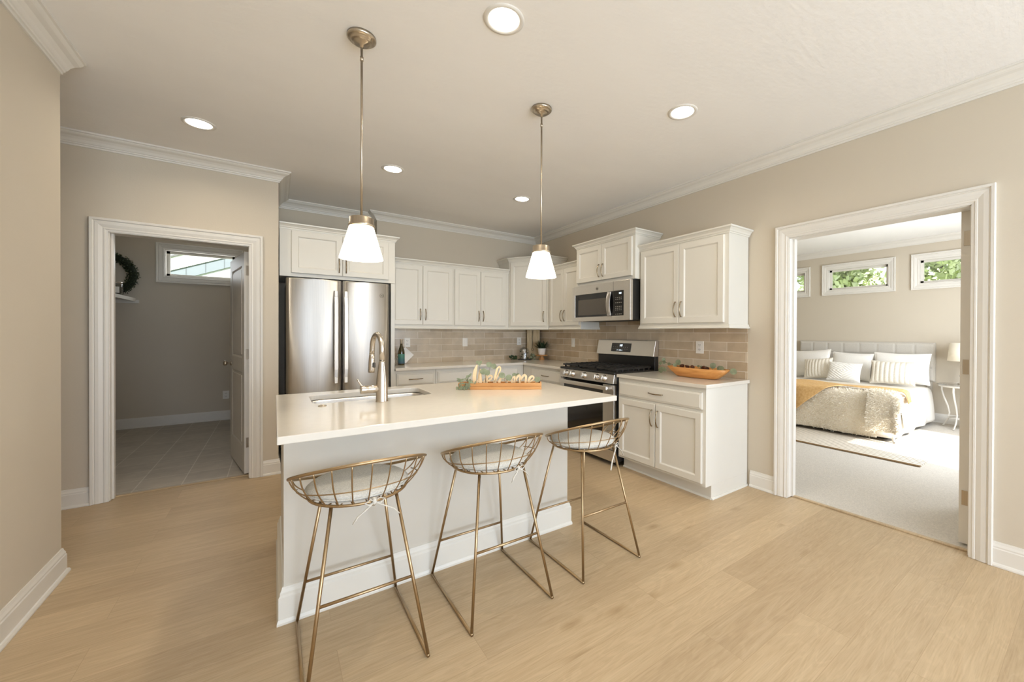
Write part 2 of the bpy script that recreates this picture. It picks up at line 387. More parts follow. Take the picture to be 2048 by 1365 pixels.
CROWN = [(0, 0), (.095, 0), (.095, -.012), (.086, -.014), (.080, -.022), (.072, -.028), (.052, -.036), (.036, -.050), (.026, -.066), (.020, -.070), (.018, -.078), (.010, -.080), (.009, -.092), (0, -.092)]
def crown(name, path):
    mb = MB(); mb.sweep(path, CROWN, lambda x, y, d: (x, y, CZ-.0005+d)); return struct(mb.build(name, TRIM))
crown('trim_1', [(XL, -9.0), (XL, YL)])
crown('trim_2', [(-6.5, YP), (XP, YP), (XP, YALC), (XJ, YALC), (XJ, 0), (0, 0), (0, -9.0)])
crown('trim_3', [(XB, -.4), (XB, -5.3)])
BASE = [(0, 0), (.027, 0), (.027, .008), (.022, .018), (.016, .021), (.016, .098), (.013, .104), (.013, .112), (.008, .124), (.005, .137), (0, .137)]
def baseb(name, path, mat=None):
    mb = MB(); mb.sweep(path, BASE, lambda x, y, d: (x, y, .001+d)); return struct(mb.build(name, mat or TRIM))
CW = .088
baseb('baseboard_left', [(XL, -9.0), (XL, YL), (-6.4, YL)])
baseb('baseboard_hall', [(-6.5, YP), (DP0-CW, YP)])
baseb('baseboard_pantry', [(DP1+CW, YP), (XP, YP), (XP, .1)])
baseb('baseboard_right', [(0, DB0-CW), (0, -9.0)])
baseb('baseboard_kitchen', [(0, -3.445), (0, DB1+CW)])
baseb('baseboard_pantry_back', [(-5.45, YPB), (XP-.12, YPB)])
baseb('baseboard_bedroom', [(XB, -.4), (XB, -5.3)])
CASE = [(-.004, 0), (-.004, .011), (.012, .013), (.016, .017), (.026, .017), (.030, .014), (.036, .016), (.058, .022), (.080, .024), (.086, .020), (.092, .022), (.096, .030), (.112, .031), (.117, .026), (.117, 0)]
CASE = [(-.010+(o+.004)*.098/.121, d) for o, d in CASE]
def casing(name, a0, a1, zt, mapper):
    mb = MB(); mb.sweep([(a1, .002), (a1, zt), (a0, zt), (a0, .002)], CASE, mapper); return struct(mb.build(name, TRIM))
casing('trim_4', DB0, DB1, DZ, lambda s, z, d: (-d, s, z))
casing('trim_5', DP0, DP1, DZ, lambda s, z, d: (s, YP-d, z))
casing('trim_6', DB0, DB1, DZ, lambda s, z, d: (.12+d, s, z))
# door jambs
mb = MB(); mb.box(-.001, .121, DB1-.015, DB1+.001, .006, DZ); mb.box(-.001, .121, DB0-.001, DB0+.015, .006, DZ); mb.box(-.001, .121, DB0, DB1, DZ-.015, DZ+.001); mb.box(.05, .09, DB1-.027, DB1-.01, .006, DZ); struct(mb.build('trim_7', TRIM))
mb = MB(); mb.box(DP0-.001, DP0+.015, YP-.001, YP+.121, .004, DZ); mb.box(DP1-.015, DP1+.001, YP-.001, YP+.121, .004, DZ); mb.box(DP0, DP1, YP-.001, YP+.121, DZ-.015, DZ+.001); mb.box(DP0+.01, DP0+.027, YP+.04, YP+.075, .004, DZ); struct(mb.build('trim_8', TRIM))
mb = MB(); mb.box(DP0+.015, DP1-.015, YP+.085, YP+.118, 0, .008); struct(mb.build('trim_9', OAK, bevel=.003))
mb = MB(); mb.box(.055, .085, DB0+.016, DB1-.016, 0, .011); struct(mb.build('trim_10', OAK, bevel=.003))

# windows: frame casing, jamb lining, sash, pane
def window(name, a0, a1, z0, z1, mapper, depth, frame=True):
    root = bpy.data.objects.new(name, None); COL.objects.link(root); root['kind'] = 'structure'
    if frame:
        mb = MB(); mb.sweep([(a1, z0), (a1, z1), (a0, z1), (a0, z0)], CASE, mapper, True); mb.build('casing', TRIM, root)
    mb = MB()
    t = .012
    for (s0, s1, b0, b1) in ((a0, a0+t, z0, z1), (a1-t, a1, z0, z1), (a0, a1, z0, z0+t), (a0, a1, z1-t, z1)):
        p, q = mapper(s0, b0, .001), mapper(s1, b1, -depth); mb.box(p[0], q[0], p[1], q[1], p[2], q[2])
    mb.build('jamb', TRIM, root)
    mb = MB(); w = .045
    for (s0, s1, b0, b1) in ((a0+t, a0+w, z0+t, z1-t), (a1-w, a1-t, z0+t, z1-t), (a0+t, a1-t, z0+t, z0+w), (a0+t, a1-t, z1-w, z1-t)):
        p, q = mapper(s0, b0, -.05), mapper(s1, b1, -.09); mb.box(p[0], q[0], p[1], q[1], p[2], q[2])
    mb.build('sash', TRIM, root)
    mb = MB(); p, q = mapper(a0+w, z0+w, -.068), mapper(a1-w, z1-w, -.072); mb.box(p[0], q[0], p[1], q[1], p[2], q[2]); mb.build('pane', GLASS, root)
    return root
window('window_1', -4.58, -3.809, 2.076, 2.451, lambda s, z, d: (s, YPB-d, z), .14)
for k, (a, b) in enumerate(BW): window('window_%d' % (k+2), a, b, 2.081, 2.453, lambda s, z, d: (XB-d, s, z), .14)
window('window_5', 1.784, 3.61, .6, 2.1, lambda s, z, d: (s, -5.3+d, z), .14)
window('window_6', -4.05, -2.3, .15, 2.4, lambda s, z, d: (s, -9.05+d, z), .14)
window('window_7', -1.95, -.2, .15, 2.4, lambda s, z, d: (s, -9.05+d, z), .14)

# doors
def door_leaf(name, w, h, loc, rz, knob=True, t=.035):
    """local: x along the leaf from the hinge, y thickness, z up"""
    root = bpy.data.objects.new(name, None); COL.objects.link(root); root.location = loc; root.rotation_euler = (0, 0, rz); root['kind'] = 'structure'
    mb = MB(); mb.box(0, w, .006, t-.006, .008, h)
    for y0, y1, ys in ((0, .006, 1), (t-.006, t, -1)):
        for (x0, x1, z0, z1) in ((0, .115, .008, h), (w-.115, w, .008, h), (.115, w-.115, .008, .24), (.115, w-.115, .93, 1.06), (.115, w-.115, h-.115, h)): mb.box(x0, x1, y0, y1, z0, z1)
        yy = y0 if ys > 0 else y1
        for z0, z1 in ((.24, .93), (1.06, h-.115)):
            mb.sweep([(w-.115, z0), (w-.115, z1), (.115, z1), (.115, z0)], [(0, 0), (-.012, .004), (-.02, .007), (0, .007)], lambda s, z, d, yy=yy, ys=ys: (s, yy+ys*d, z), True)
            mb.box(.15, w-.15, yy+ys*.001, yy+ys*.008, z0+.035, z1-.035)
    mb.build('panel', TRIM, root)
    for z in (.29, 1.1, h-.17):
        m2 = MB(); m2.box(-.003, .001, .004, t-.012, z-.045, z+.045); m2.smooth = True; m2.lathe([(.007, z-.045), (.007, z+.045)], (-.004, -.002, 0), 10); m2.build('hinge', NICKEL, root, bevel=.001)
    if knob:
        m2 = MB(); m2.smooth = True
        for sg, y in ((1, t), (-1, 0)):
            m2.lathe([(.026, y), (.026, y+sg*.006), (.010, y+sg*.012), (.009, y+sg*.03), (.020, y+sg*.036), (.027, y+sg*.05), (.022, y+sg*.062), (.004, y+sg*.066)], (w-.065, 0, .98), 20, 'y')
        m2.build('door_knob', NICKEL, root)
    return root
door_leaf('door_1', .80, 2.035, (DP1-.018, YP+.125, 0.006), math.radians(101))
door_leaf('door_2', .95, 2.062, (.132, -4.742, 0.012), 0, t=.046)

# backsplash
mb = MB(); mb.box(-2.25, -.008, -.008, -.0005, .914, 1.372); struct(mb.build('wall_back_tile', BSPL_B), 'beige tile backsplash behind the back counter')
mb = MB(); mb.box(-.008, -.0005, -3.415, 0, .914, 1.372); mb.box(-.008, -.0005, -2.45, -1.5, 1.372, 1.46); struct(mb.build('wall_right_tile', BSPL_R), 'beige tile backsplash behind the range')

# ------------------------------------------------------------------ cabinet parts (local: front faces -y)
def shaker(x0, x1, z0, z1, yf, stile=.058, t=.02):
    mb = MB()
    R = lambda i, y: [(x0+i, y, z0+i), (x1-i, y, z0+i), (x1-i, y, z1-i), (x0+i, y, z1-i)]
    mb.rings([R(0, yf+t), R(0, yf+.004), R(.004, yf), R(stile-.006, yf), R(stile, yf+.005), R(stile+.004, yf+.010), R(stile+.012, yf+.011)], True, True, True)
    return mb
def slab(x0, x1, z0, z1, yf, t=.02):
    mb = MB(); R = lambda i, y: [(x0+i, y, z0+i), (x1-i, y, z0+i), (x1-i, y, z1-i), (x0+i, y, z1-i)]
    mb.rings([R(0, yf+t), R(0, yf+.007), R(.003, yf+.005), R(.012, yf+.003), R(.016, yf)], True, True, True)
    return mb
def pull(cx, cz, yf, L=.125, vertical=True, parent=None):
    mb = MB(); mb.smooth = True; pts = []; rad = []
    for k in range(13):
        t = -1+2*k/12; o = .010+.021*(1-t*t); a = t*L/2
        if k == 0 or k == 12:
            pts.append((cx, yf+.001, cz+a) if vertical else (cx+a, yf+.001, cz)); rad.append(.0055)
        pts.append((cx, yf-o, cz+a) if vertical else (cx+a, yf-o, cz)); rad.append(.0052)
    if True:
        # end posts first/last ordering
        if vertical: pts[-2], pts[-1] = pts[-1], pts[-2]
        else: pts[-2], pts[-1] = pts[-1], pts[-2]
    mb.tube(pts, rad, 8); return mb.build('handle', HANDLE, parent)
CCROWN = [(0, -.006), (.005, -.006), (.007, .004), (.013, .008), (.017, .020), (.030, .034), (.040, .038), (.042, .050), (0, .050)]
RAIL = [(0, -.017), (.012, -.017), (.015, -.012), (.013, -.006), (.006, .002), (.006, .014), (0, .018)]
def upper(label, loc, rz, w, D, z0, z1, doors, left=False, right=False, rail=True, name='wall_cabinet', hz=None, hl=.135):
    t = thing(name, label, 'cabinet', loc, rz, 'white wall cabinets')
    mb = MB(); mb.box(.0005, w-.0005, -D, -.009, z0, z1); mb.build('body', CAB, t, bevel=.0015)
    for (x0, x1, side) in doors:
        d = shaker(x0, x1, z0+.034, z1-.018, -D-.02).build('door', CAB, t)
        hx = x1-.030 if side == 'r' else x0+.030
        pull(hx, (hz or z0+.16), -D-.02, hl, True, d)
    path = [(0, -.004)]*(1 if left else 0)+[(0, -D), (w, -D)]+[(w, -.004)]*(1 if right else 0)
    path = path[::-1]; path = [(p[0], p[1]) for p in path]
    # right-hand side of the path must be outside: walk right to left along the front (-x), right side is +y -> flip
    path = path[::-1]
    m2 = MB(); m2.sweep(path, CCROWN, lambda x, y, d: (x, y, z1+d)); m2.build('crown_moulding', CAB, t)
    if rail:
        m3 = MB(); m3.sweep(path, RAIL, lambda x, y, d: (x, y, z0+d)); m3.build('light_rail', CAB, t)
    return t
RZ = -PI/2
UZ0, UZ1 = 1.372, 2.147
upper('white cabinet high above the refrigerator with two short doors', (-3.30, 0, 0), 0, 1.045, .65, 1.848, 2.306,
      [(.095, .529, 'r'), (.533, .975, 'l')], False, True, False, hz=1.985)
upper('white two-door wall cabinet nearest the refrigerator', (-2.255, 0, 0), 0, .80, .305, UZ0, UZ1, [(.025, .402, 'r'), (.406, .785, 'l')])
upper('white two-door wall cabinet beside the tall corner cabinet', (-1.455, 0, 0), 0, .805, .305, UZ0, UZ1, [(.012, .372, 'r'), (.376, .752, 'l')])
upper('white two-door wall cabinet between corner cabinet and microwave', (0, -.815, 0), RZ, .683, .305, UZ0, UZ1, [(.025, .34, 'r'), (.344, .665, 'l')], False, True)
upper('white cabinet with two short doors above the microwave', (0, -1.50, 0), RZ, .95, .375, 1.865, 2.315, [(.02, .455, 'r'), (.459, .915, 'l')], True, True, False, hz=2.005)
upper('white two-door wall cabinet right of the microwave at the end', (0, -2.452, 0), RZ, .968, .305, UZ0, UZ1, [(.022, .483, 'r'), (.487, .930, 'l')], True, True)
# panel beside fridge
mb = MB(); mb.box(-2.297, -2.257, -.65, -.009, 0, 1.846); tag(mb.build('side_panel', CAB, bevel=.0015), 'tall white end panel right of the refrigerator', 'panel')
# diagonal corner cabinet
A, Bc = (-.648, -.31), (-.31, -.805)
t = thing('corner_cabinet', 'tall angled white corner wall cabinet with one door', 'cabinet', (0, 0, 0), 0, 'white wall cabinets')
CT = 2.31
mb = MB(); mb.prism([(-.009, -.009), (-.648, -.009), A, Bc, (-.009, -.805)], UZ0, CT); mb.build('body', CAB, t, bevel=.0015)
ang = math.atan2(Bc[1]-A[1], Bc[0]-A[0]); Ld = math.hypot(Bc[0]-A[0], Bc[1]-A[1])
dr = shaker(.03, Ld-.03, UZ0+.034, CT-.02, -.02); 
ca, sa = math.cos(ang), math.sin(ang)
def dia(v): return (A[0]+v[0]*ca-v[1]*sa, A[1]+v[0]*sa+v[1]*ca, v[2])
dr.v = [dia(v) for v in dr.v]; d = dr.build('door', CAB, t)
h = pull(Ld-.06, UZ0+.16, -.02, .135, True, d); h.data.transform(Matrix.Translation((A[0], A[1], 0)) @ Matrix.Rotation(ang, 4, 'Z'))
cpath = [(-.648, -.012), A, Bc, (-.012, -.805)]
m2 = MB(); m2.sweep(cpath, CCROWN, lambda x, y, d: (x, y, CT+d)); m2.build('crown_moulding', CAB, t)
m3 = MB(); m3.sweep([A, Bc], RAIL, lambda x, y, d: (x, y, UZ0+d)); m3.build('light_rail', CAB, t)

# base cabinets
def base(label, loc, rz, w, D, fronts, end=None, toe=True):
    t = thing('base_cabinet', label, 'cabinet', loc, rz, 'white base cabinets')
    mb = MB(); mb.box(.0005, w-.0005, -D, -.009, .112, .883); mb.box(.0005, w-.0005, -D+.075, -.009, 0, .112); mb.build('body', CAB, t, bevel=.0015)
    for kind, x0, x1, z0, z1, hs in fronts:
        if kind == 'drawer':
            d = slab(x0, x1, z0, z1, -D-.02).build('drawer', CAB, t)
            if hs: pull((x0+x1)/2, (z0+z1)/2, -D-.02, .15, False, d)
        else:
            d = shaker(x0, x1, z0, z1, -D-.02).build('door', CAB, t); pull(x1-.03 if hs == 'r' else x0+.03, z1-.125, -D-.02, .14, True, d)
    if end:
        m2 = MB(); m2.sweep([(w-.0, -D+.075-.0), (w, -.006)] , [(0, 0), (.012, 0), (.012, .006), (.007, .014), (0, .016)], lambda x, y, d: (x, y, d)); m2.build('shoe_moulding', CAB, t)
        m2 = MB(); m2.sweep([(0, -D+.075), (w, -D+.075)], [(0, 0), (.010, 0), (.010, .006), (.006, .014), (0, .016)], lambda x, y, d: (x, y, d)); m2.build('toe_moulding', CAB, t)
    return t
base('white base cabinet with drawer and two doors right of the range', (0, -2.462, 0), RZ, .958, .61,
     [('drawer', .02, .928, .715, .848, True), ('door', .02, .464, .135, .69, 'r'), ('door', .470, .928, .135, .69, 'l')], end=True)
base('white base cabinet with drawer nearest the refrigerator', (-2.255, 0, 0), 0, .46, .635, [('drawer', .02, .435, .715, .848, True), ('door', .02, .435, .135, .69, 'r')])
base('wide white base cabinet on the back wall with long drawer front', (-1.793, 0, 0), 0, 1.190, .635, [('drawer', .02, 1.10, .715, .848, False), ('door', .02, .556, .135, .69, 'r'), ('door', .562, 1.10, .135, .69, 'l')])
base('white base cabinet with one drawer left of the range', (0, -.634, 0), RZ, .90, .60, [('drawer', .235, .885, .715, .848, True), ('door', .235, .885, .135, .69, 'r')])

# countertops
def ctop(mb, name, label):
    return tag(mb.build(name, QUARTZ, bevel=.004, segs=3), label, 'countertop')
mb = MB(); mb.prism([(-2.253, -.010), (-2.253, -.680), (-.635, -.680), (-.635, -1.542), (-.010, -1.542), (-.010, -.010)], .884, .914); ctop(mb, 'countertop', 'white quartz counter along the back wall turning the corner')
mb = MB(); mb.box(-.637, -.010, -3.44, -2.458, .884, .914); ctop(mb, 'countertop', 'white quartz counter right of the range under the dough bowl')

# ------------------------------------------------------------------ island
IX0, IX1, IY0, IY1 = -3.331, -1.566, -3.4225, -2.196
PX0, PX1, PY = -3.304, -1.700, -3.08
t = thing('kitchen_island', 'white kitchen island with tall baseboard behind the wire stools', 'kitchen island', (0, 0, 0))
mb = MB(); mb.box(PX0, PX1, PY, -2.225, .0, .64); mb.box(PX0, PX1, PY, PY+.10, .64, .878); mb.box(PX0, PX0+.05, PY+.1, -2.225, .64, .878); mb.box(PX1-.05, PX1, PY+.1, -2.225, .64, .878); mb.box(PX0, PX1, -2.26, -2.225, .64, .878)
mb.build('body', ISLP, t)
IBASE = [(0, 0), (.026, 0), (.026, .010), (.022, .022), (.020, .024), (.020, .120), (.014, .128), (.014, .138), (.008, .150), (.006, .160), (0, .162)]
mb = MB(); mb.sweep([(PX0, -2.24), (PX0, PY), (PX1, PY), (PX1, -2.24)], IBASE, lambda x, y, d: (x, y, d)); mb.build('baseboard', CAB, t)
mb = MB(); mb.sweep([(PX0, -2.24), (PX0, PY), (PX1, PY), (PX1, -2.24)], [(0, .862), (.008, .862), (.014, .872), (.014, .880), (0, .880)], lambda x, y, d: (x, y, d)); mb.build('top_moulding', CAB, t)
# countertop with rounded sink cut-out
SX0, SX1, SY0, SY1, SR = -3.165, -2.500, -2.70, -2.335, .055
def rrect(x0, x1, y0, y1, r, n=6):
    out = []
    for cx, cy, a0 in ((x1-r, y1-r, 0), (x0+r, y1-r, 90), (x0+r, y0+r, 180), (x1-r, y0+r, 270)):
        for k in range(n+1):
            a = math.radians(a0+90*k/n); out.append((cx+r*math.cos(a), cy+r*math.sin(a)))
    return out
hole = rrect(SX0, SX1, SY0, SY1, SR); n = len(hole)
outer = []
for k, (x, y) in enumerate(hole):
    q = k//7; cx, cy = ((IX1, IY1), (IX0, IY1), (IX0, IY0), (IX1, IY0))[q]
    f = (k % 7)/6
    outer.append((cx, cy))
def island_top():
    mb = MB(); z0, z1 = .882, .914
    O = [(IX1, IY1), (IX0, IY1), (IX0, IY0), (IX1, IY0)]
    for z in (z0, z1):
        vs = [(x, y, z) for x, y in hole]+[(x, y, z) for x, y in O]; fs = []
        for q in range(4):
            for k in range(6): fs.append((q*7+k, q*7+k+1, n+q))
            fs.append((q*7+6, (q*7+7) % n, n+(q+1) % 4, n+q))
        mb.add(vs, fs)
    mb.add([(x, y, z0) for x, y in hole]+[(x, y, z1) for x, y in hole], [(k, (k+1) % n, n+(k+1) % n, n+k) for k in range(n)])
    mb.add([(x, y, z0) for x, y in O]+[(x, y, z1) for x, y in O], [(k, (k+1) % 4, 4+(k+1) % 4, 4+k) for k in range(4)])
    me = mb.build('island_countertop', QUARTZ, None, recalc=False)
    bm = bmesh.new(); bm.from_mesh(me.data); bmesh.ops.remove_doubles(bm, verts=bm.verts, dist=1e-5); bmesh.ops.recalc_face_normals(bm, faces=bm.faces); bm.to_mesh(me.data); bm.free()
    q = me.modifiers.new('bevel', 'BEVEL'); q.width = .004; q.segments = 3; q.limit_method = 'ANGLE'; q.angle_limit = math.radians(60)
    return me
tag(island_top(), 'long white quartz slab on the island with sink cut-out', 'countertop')
t = thing('kitchen_sink', 'stainless undermount sink set into the island slab', 'sink', ((SX0+SX1)/2, (SY0+SY1)/2, .66))
ox, oy = (SX0+SX1)/2, (SY0+SY1)/2
mb = MB(); mb.smooth = True
rr = lambda i, r, z: [(x-ox, y-oy, z-.66) for x, y in rrect(SX0+i, SX1-i, SY0+i, SY1-i, r)]
mb.rings([rr(-.02, SR+.02, .8805), rr(-.004, SR, .8805), rr(-.003, SR, .87), rr(.004, SR, .72), rr(.03, SR, .69), rr(.10, .05, .682)], True, False, True)
mb.build('basin', STEEL_H, t, solid=.0015)
mb = MB(); mb.smooth = True; mb.lathe([(.045, .0235), (.045, .0255), (.03, .0255), (.028, .0225)], (0, 0, 0), 20); mb.build('drain', NICKEL, t)
# faucet (camera side of sink, spout over the basin)
FX, FY = -2.836, -2.815
t = thing('faucet', 'tall arched brushed nickel faucet on the island', 'faucet', (FX, FY, .914))
mb = MB(); mb.smooth = True; mb.lathe([(.0335, 0), (.0335, .004), (.032, .008), (.031, .085), (.0285, .13), (.021, .195), (.0165, .225), (.0165, .230)], (0, 0, 0), 28); mb.build('body', FAUC, t)
mb = MB(); mb.smooth = True; pts = [(0, 0, .232), (0, 0, .30)]
dx, dy = -.155, .99
for k in range(1, 15):
    a = PI*k/15; pts.append((dx*.075*(1-math.cos(a)), dy*.075*(1-math.cos(a)), .30+.085*math.sin(a)))
pts += [(dx*.152, dy*.152, .29), (dx*.155, dy*.155, .262)]
mb.tube(pts, .0145, 14); sp = mb.build('spout', FAUC, t)
mb = MB(); mb.smooth = True; mb.tube([(dx*.155, dy*.155, .268), (dx*.158, dy*.158, .23), (dx*.162, dy*.162, .17), (dx*.164, dy*.164, .155)], [.0155, .0175, .019, .0185], 14); mb.build('spray_head', FAUC, t)
mb = MB(); mb.box(dx*.17-.007+.012, dx*.17+.007+.012, dy*.135-.002, dy*.15, .185, .215); mb.build('spray_button', SLOT, t, bevel=.003)
mb = MB(); mb.smooth = True; mb.lathe([(.0215, -.112), (.0225, -.105), (.0225, -.074), (.0215, -.072), (.0215, -.070), (.0225, -.068), (.0225, 0)], (0, 0, .075), 20, 'x'); mb.build('handle_hub', FAUC, t)
mb = MB(); mb.smooth = True; mb.tube([(-.098, 0, .088), (-.108, -.002, .102), (-.122, -.006, .124), (-.128, -.008, .136)], [.008, .0065, .005, .0045], 10); mb.build('lever', FAUC, t)
mb = MB(); mb.smooth = True; mb.lathe([(.020, 0), (.020, .003), (.017, .005), (.011, .0045), (.009, .007), (.001, .0072)], (0, 0, 0), 24); o = mb.build('air_switch', NICKEL); o.location = (-3.129, -2.79, .914); tag(o, 'round nickel air switch button on the island by the sink', 'button')

# ------------------------------------------------------------------ refrigerator
def badge(name, parent, mapper, r=.017):
    mb = MB(); mb.smooth = True
    ring = [(r*math.cos(2*PI*k/28), r*math.sin(2*PI*k/28)) for k in range(28)]
    mb.tube([mapper(x, y, .0015) for x, y in ring], .0013, 6, True)
    for s in (-1, 1):
        pts = []
        for k in range(22):
            a = 2*PI*k/21*s; pts.append(mapper(s*.30*r+.30*r*math.cos(a)*s, .46*r*math.sin(a)*(1+.25*math.cos(a)), .0015))
        mb.tube(pts, .0009, 5)
    pts = [mapper(r*(-.62+1.24*k/12), r*.16*math.sin(k*1.1), .0015) for k in range(13)]
    mb.tube(pts, .0008, 5)
    return mb.build(name, BADGE, parent)
t = thing('refrigerator', 'stainless french door refrigerator in the white alcove', 'refrigerator', (-2.79, 0, 0))
mb = MB(); mb.box(-.455, .455, -.675, .08, .03, 1.80); mb.box(-.44, .44, -.62, .05, 0, .03); mb.build('body', DARK, t, bevel=.004)
def fdoor(x0, x1, z0, z1, name):
    mb = MB(); mb.smooth = True; n = 16; rs = []
    yb = -.68
    def prof(z, e):
        ring = []
        for k in range(n+1):
            f = k/n; x = x0+e+(x1-x0-2*e)*f
            y = -.735-.020*math.sin(PI*f)**.8 if 0 < f < 1 else -.728
            ring.append((x, y+e, z))
        ring += [(x1-e, yb, z), (x0+e, yb, z)]
        return ring
    mb.rings([prof(z0, .004), prof(z0+.004, 0), prof(z1-.012, 0), prof(z1, .006)], True, True, True)
    return mb.build(name, STEEL, t)
def fhandle(cx, z0, z1, d):
    mb = MB(); n = 20; rs = []
    for k in range(n+1):
        f = k/n; z = z0+(z1-z0)*f; o = .745+.012+.034*min(1, math.sin(PI*f)*2.2)
        w = .0185
        rs.append([(cx-w, -o, z), (cx+w, -o, z), (cx+w, -o+.030, z), (cx-w, -o+.030, z)])
    mb.rings(rs, True, True, True)
    for z in (z0+.03, z1-.03): mb.box(cx-.016, cx+.016, -.775, -.745, z-.03, z+.03)
    return mb.build('handle', STEEL, d, bevel=.004)
dl = fdoor(-.462, .005, .725, 1.828, 'door'); fhandle(-.048, .80, 1.722, dl)
d2 = fdoor(.013, .458, .725, 1.828, 'door'); fhandle(.040, .80, 1.722, d2)
badge('logo_badge', d2, lambda x, y, d: (.379+x, -.7475-d, 1.698+y), .020)
fz = fdoor(-.462, .458, .09, .715, 'freezer_drawer'); mb = MB(); mb.box(-.36, .36, -.805, -.79, .62, .65); mb.box(-.34, -.31, -.79, -.748, .622, .648); mb.box(.31, .34, -.79, -.748, .622, .648); mb.build('handle', STEEL, fz, bevel=.004)

# ------------------------------------------------------------------ range (local: front -y, world right wall)
def digits(mb, txt, x, z, h, put, w=None):
    w = w or h*.5; th = h*.13
    SEG = {'0': 'abcdef', '1': 'bc', '2': 'abged', '7': 'abc', '5': 'afgcd'}
    for ch in txt:
        if ch == ':':
            for zz in (.3, .7): put(x+.1*w, x+.1*w+th, z+h*zz-th/2, z+h*zz+th/2)
            x += w*.55; continue
        for sgm in SEG[ch]:
            a = {'a': (0, w, h-th, h), 'g': (0, w, h/2-th/2, h/2+th/2), 'd': (0, w, 0, th), 'f': (0, th, h/2, h), 'e': (0, th, 0, h/2), 'b': (w-th, w, h/2, h), 'c': (w-th, w, 0, h/2)}[sgm]
            put(x+a[0], x+a[1], z+a[2], z+a[3])
        x += w*1.45
RW = .893
t = thing('gas_range', 'stainless gas range with black cooktop between the counters', 'range', (0, -1.553, 0), RZ)
mb = MB(); mb.box(0, RW, -.615, -.012, .045, .905); 
for x in (.05, RW-.05):
    for y in (-.56, -.08): mb.box(x-.02, x+.02, y-.02, y+.02, 0, .045)
mb.build('body', BLACK, t, bevel=.003)
mb = MB(); mb.box(-.002, RW+.002, -.655, -.075, .905, .928); mb.build('cooktop', BLACK, t, bevel=.008)
# slanted control panel
mb = MB(); mb.rings([[(x, -.612, .812), (x, -.668, .816), (x, -.650, .904), (x, -.612, .904)] for x in (.003, RW-.003)], True, True, True); mb.build('control_panel', STEEL_H, t, bevel=.003)
for yw in (-1.685, -1.800, -2.003, -2.203, -2.313):
    x = -1.553-yw; mb = MB(); mb.smooth = True
    mb.lathe([(.034, 0), (.034, -.005), (.029, -.010), (.027, -.034), (.025, -.038), (.001, -.039)], (0, 0, 0), 24, 'y')
    mb.box(-.006, .006, -.043, -.010, -.025, .025)
    o = mb.build('knob', KNOB, t, bevel=.001); o.location = (x, -.659, .863); o.rotation_euler = (-.2, 0, 0)
# oven door
mb = MB(); x0, x1, z0, z1 = .004, RW-.004, .17, .800; g0, g1, h0, h1 = .07, RW-.165, .245, .745
for b in ((x0, g0, z0, z1), (g1, x1, z0, z1), (g0, g1, z0, h0)): mb.box(b[0], b[1], -.655, -.618, b[2], b[3])
d = mb.build('oven_door', STEEL, t, bevel=.004)
mb = MB(); mb.box(g0-.0, g1+.0, -.650, -.62, h0, .800); mb.build('window', BLACKG, d)
mb = MB(); mb.box(.085, .86*RW+.095, -.735, -.715, .757, .797); mb.box(.09, .115, -.715, -.65, .762, .792); mb.box(.86*RW+.065, .86*RW+.09, -.715, -.65, .762, .792); mb.build('handle', STEEL_H, d, bevel=.006)
mb = MB(); mb.box(.004, RW-.004, -.650, -.618, .05, .16); mb.build('drawer', STEEL_H, t, bevel=.004)
# backguard
mb = MB(); mb.box(.0, RW, -.070, -.014, .905, 1.075); mb.build('back_panel', BLACK, t, bevel=.003)
mb = MB(); mb.rings([[(x, -.014, 1.062), (x, -.098, 1.062), (x, -.062, 1.232), (x, -.014, 1.232)] for x in (-.004, RW+.004)], True, True, True); bg_ = mb.build('backguard', STEEL_H, t, bevel=.004)
sl = (.098-.062)/(1.232-1.062)
bgp = lambda x, z, o: (x, -.098+sl*(z-1.062)-o, z)
def bgbox(mb, x0, x1, z0, z1, o0, o1): mb.add([bgp(x0, z0, o0), bgp(x1, z0, o0), bgp(x1, z1, o0), bgp(x0, z1, o0), bgp(x0, z0, o1), bgp(x1, z0, o1), bgp(x1, z1, o1), bgp(x0, z1, o1)], [(0, 3, 2, 1), (4, 5, 6, 7), (0, 1, 5, 4), (1, 2, 6, 5), (2, 3, 7, 6), (3, 0, 4, 7)])
mb = MB(); bgbox(mb, .247, .560, 1.098, 1.196, -.002, .002); dsp = mb.build('display', BLACKG, t)
for ch, x_ in (('1', .375), (':', .390), ('0', .397), ('2', .413)):
    mb = MB(); digits(mb, ch, x_, 1.160, .022, lambda a, b, c, d_: bgbox(mb, a, b, c, d_, .002, .0032)); mb.build('clock_colon' if ch == ':' else 'clock_digit', LEDW, dsp)
for x in (.345, .375, .39, .40, .42):
    mb = MB(); bgbox(mb, x, x+.008, 1.112, 1.121, .002, .003); mb.build('indicator_mark', LEDW, dsp)
for r_ in range(2):
    for k in range(8):
        mb = MB(); bgbox(mb, .275+k*.032, .285+k*.032, 1.138+r_*.02-.01, 1.142+r_*.02-.01, .002, .0028); mb.build('key_mark', PRINT, dsp)
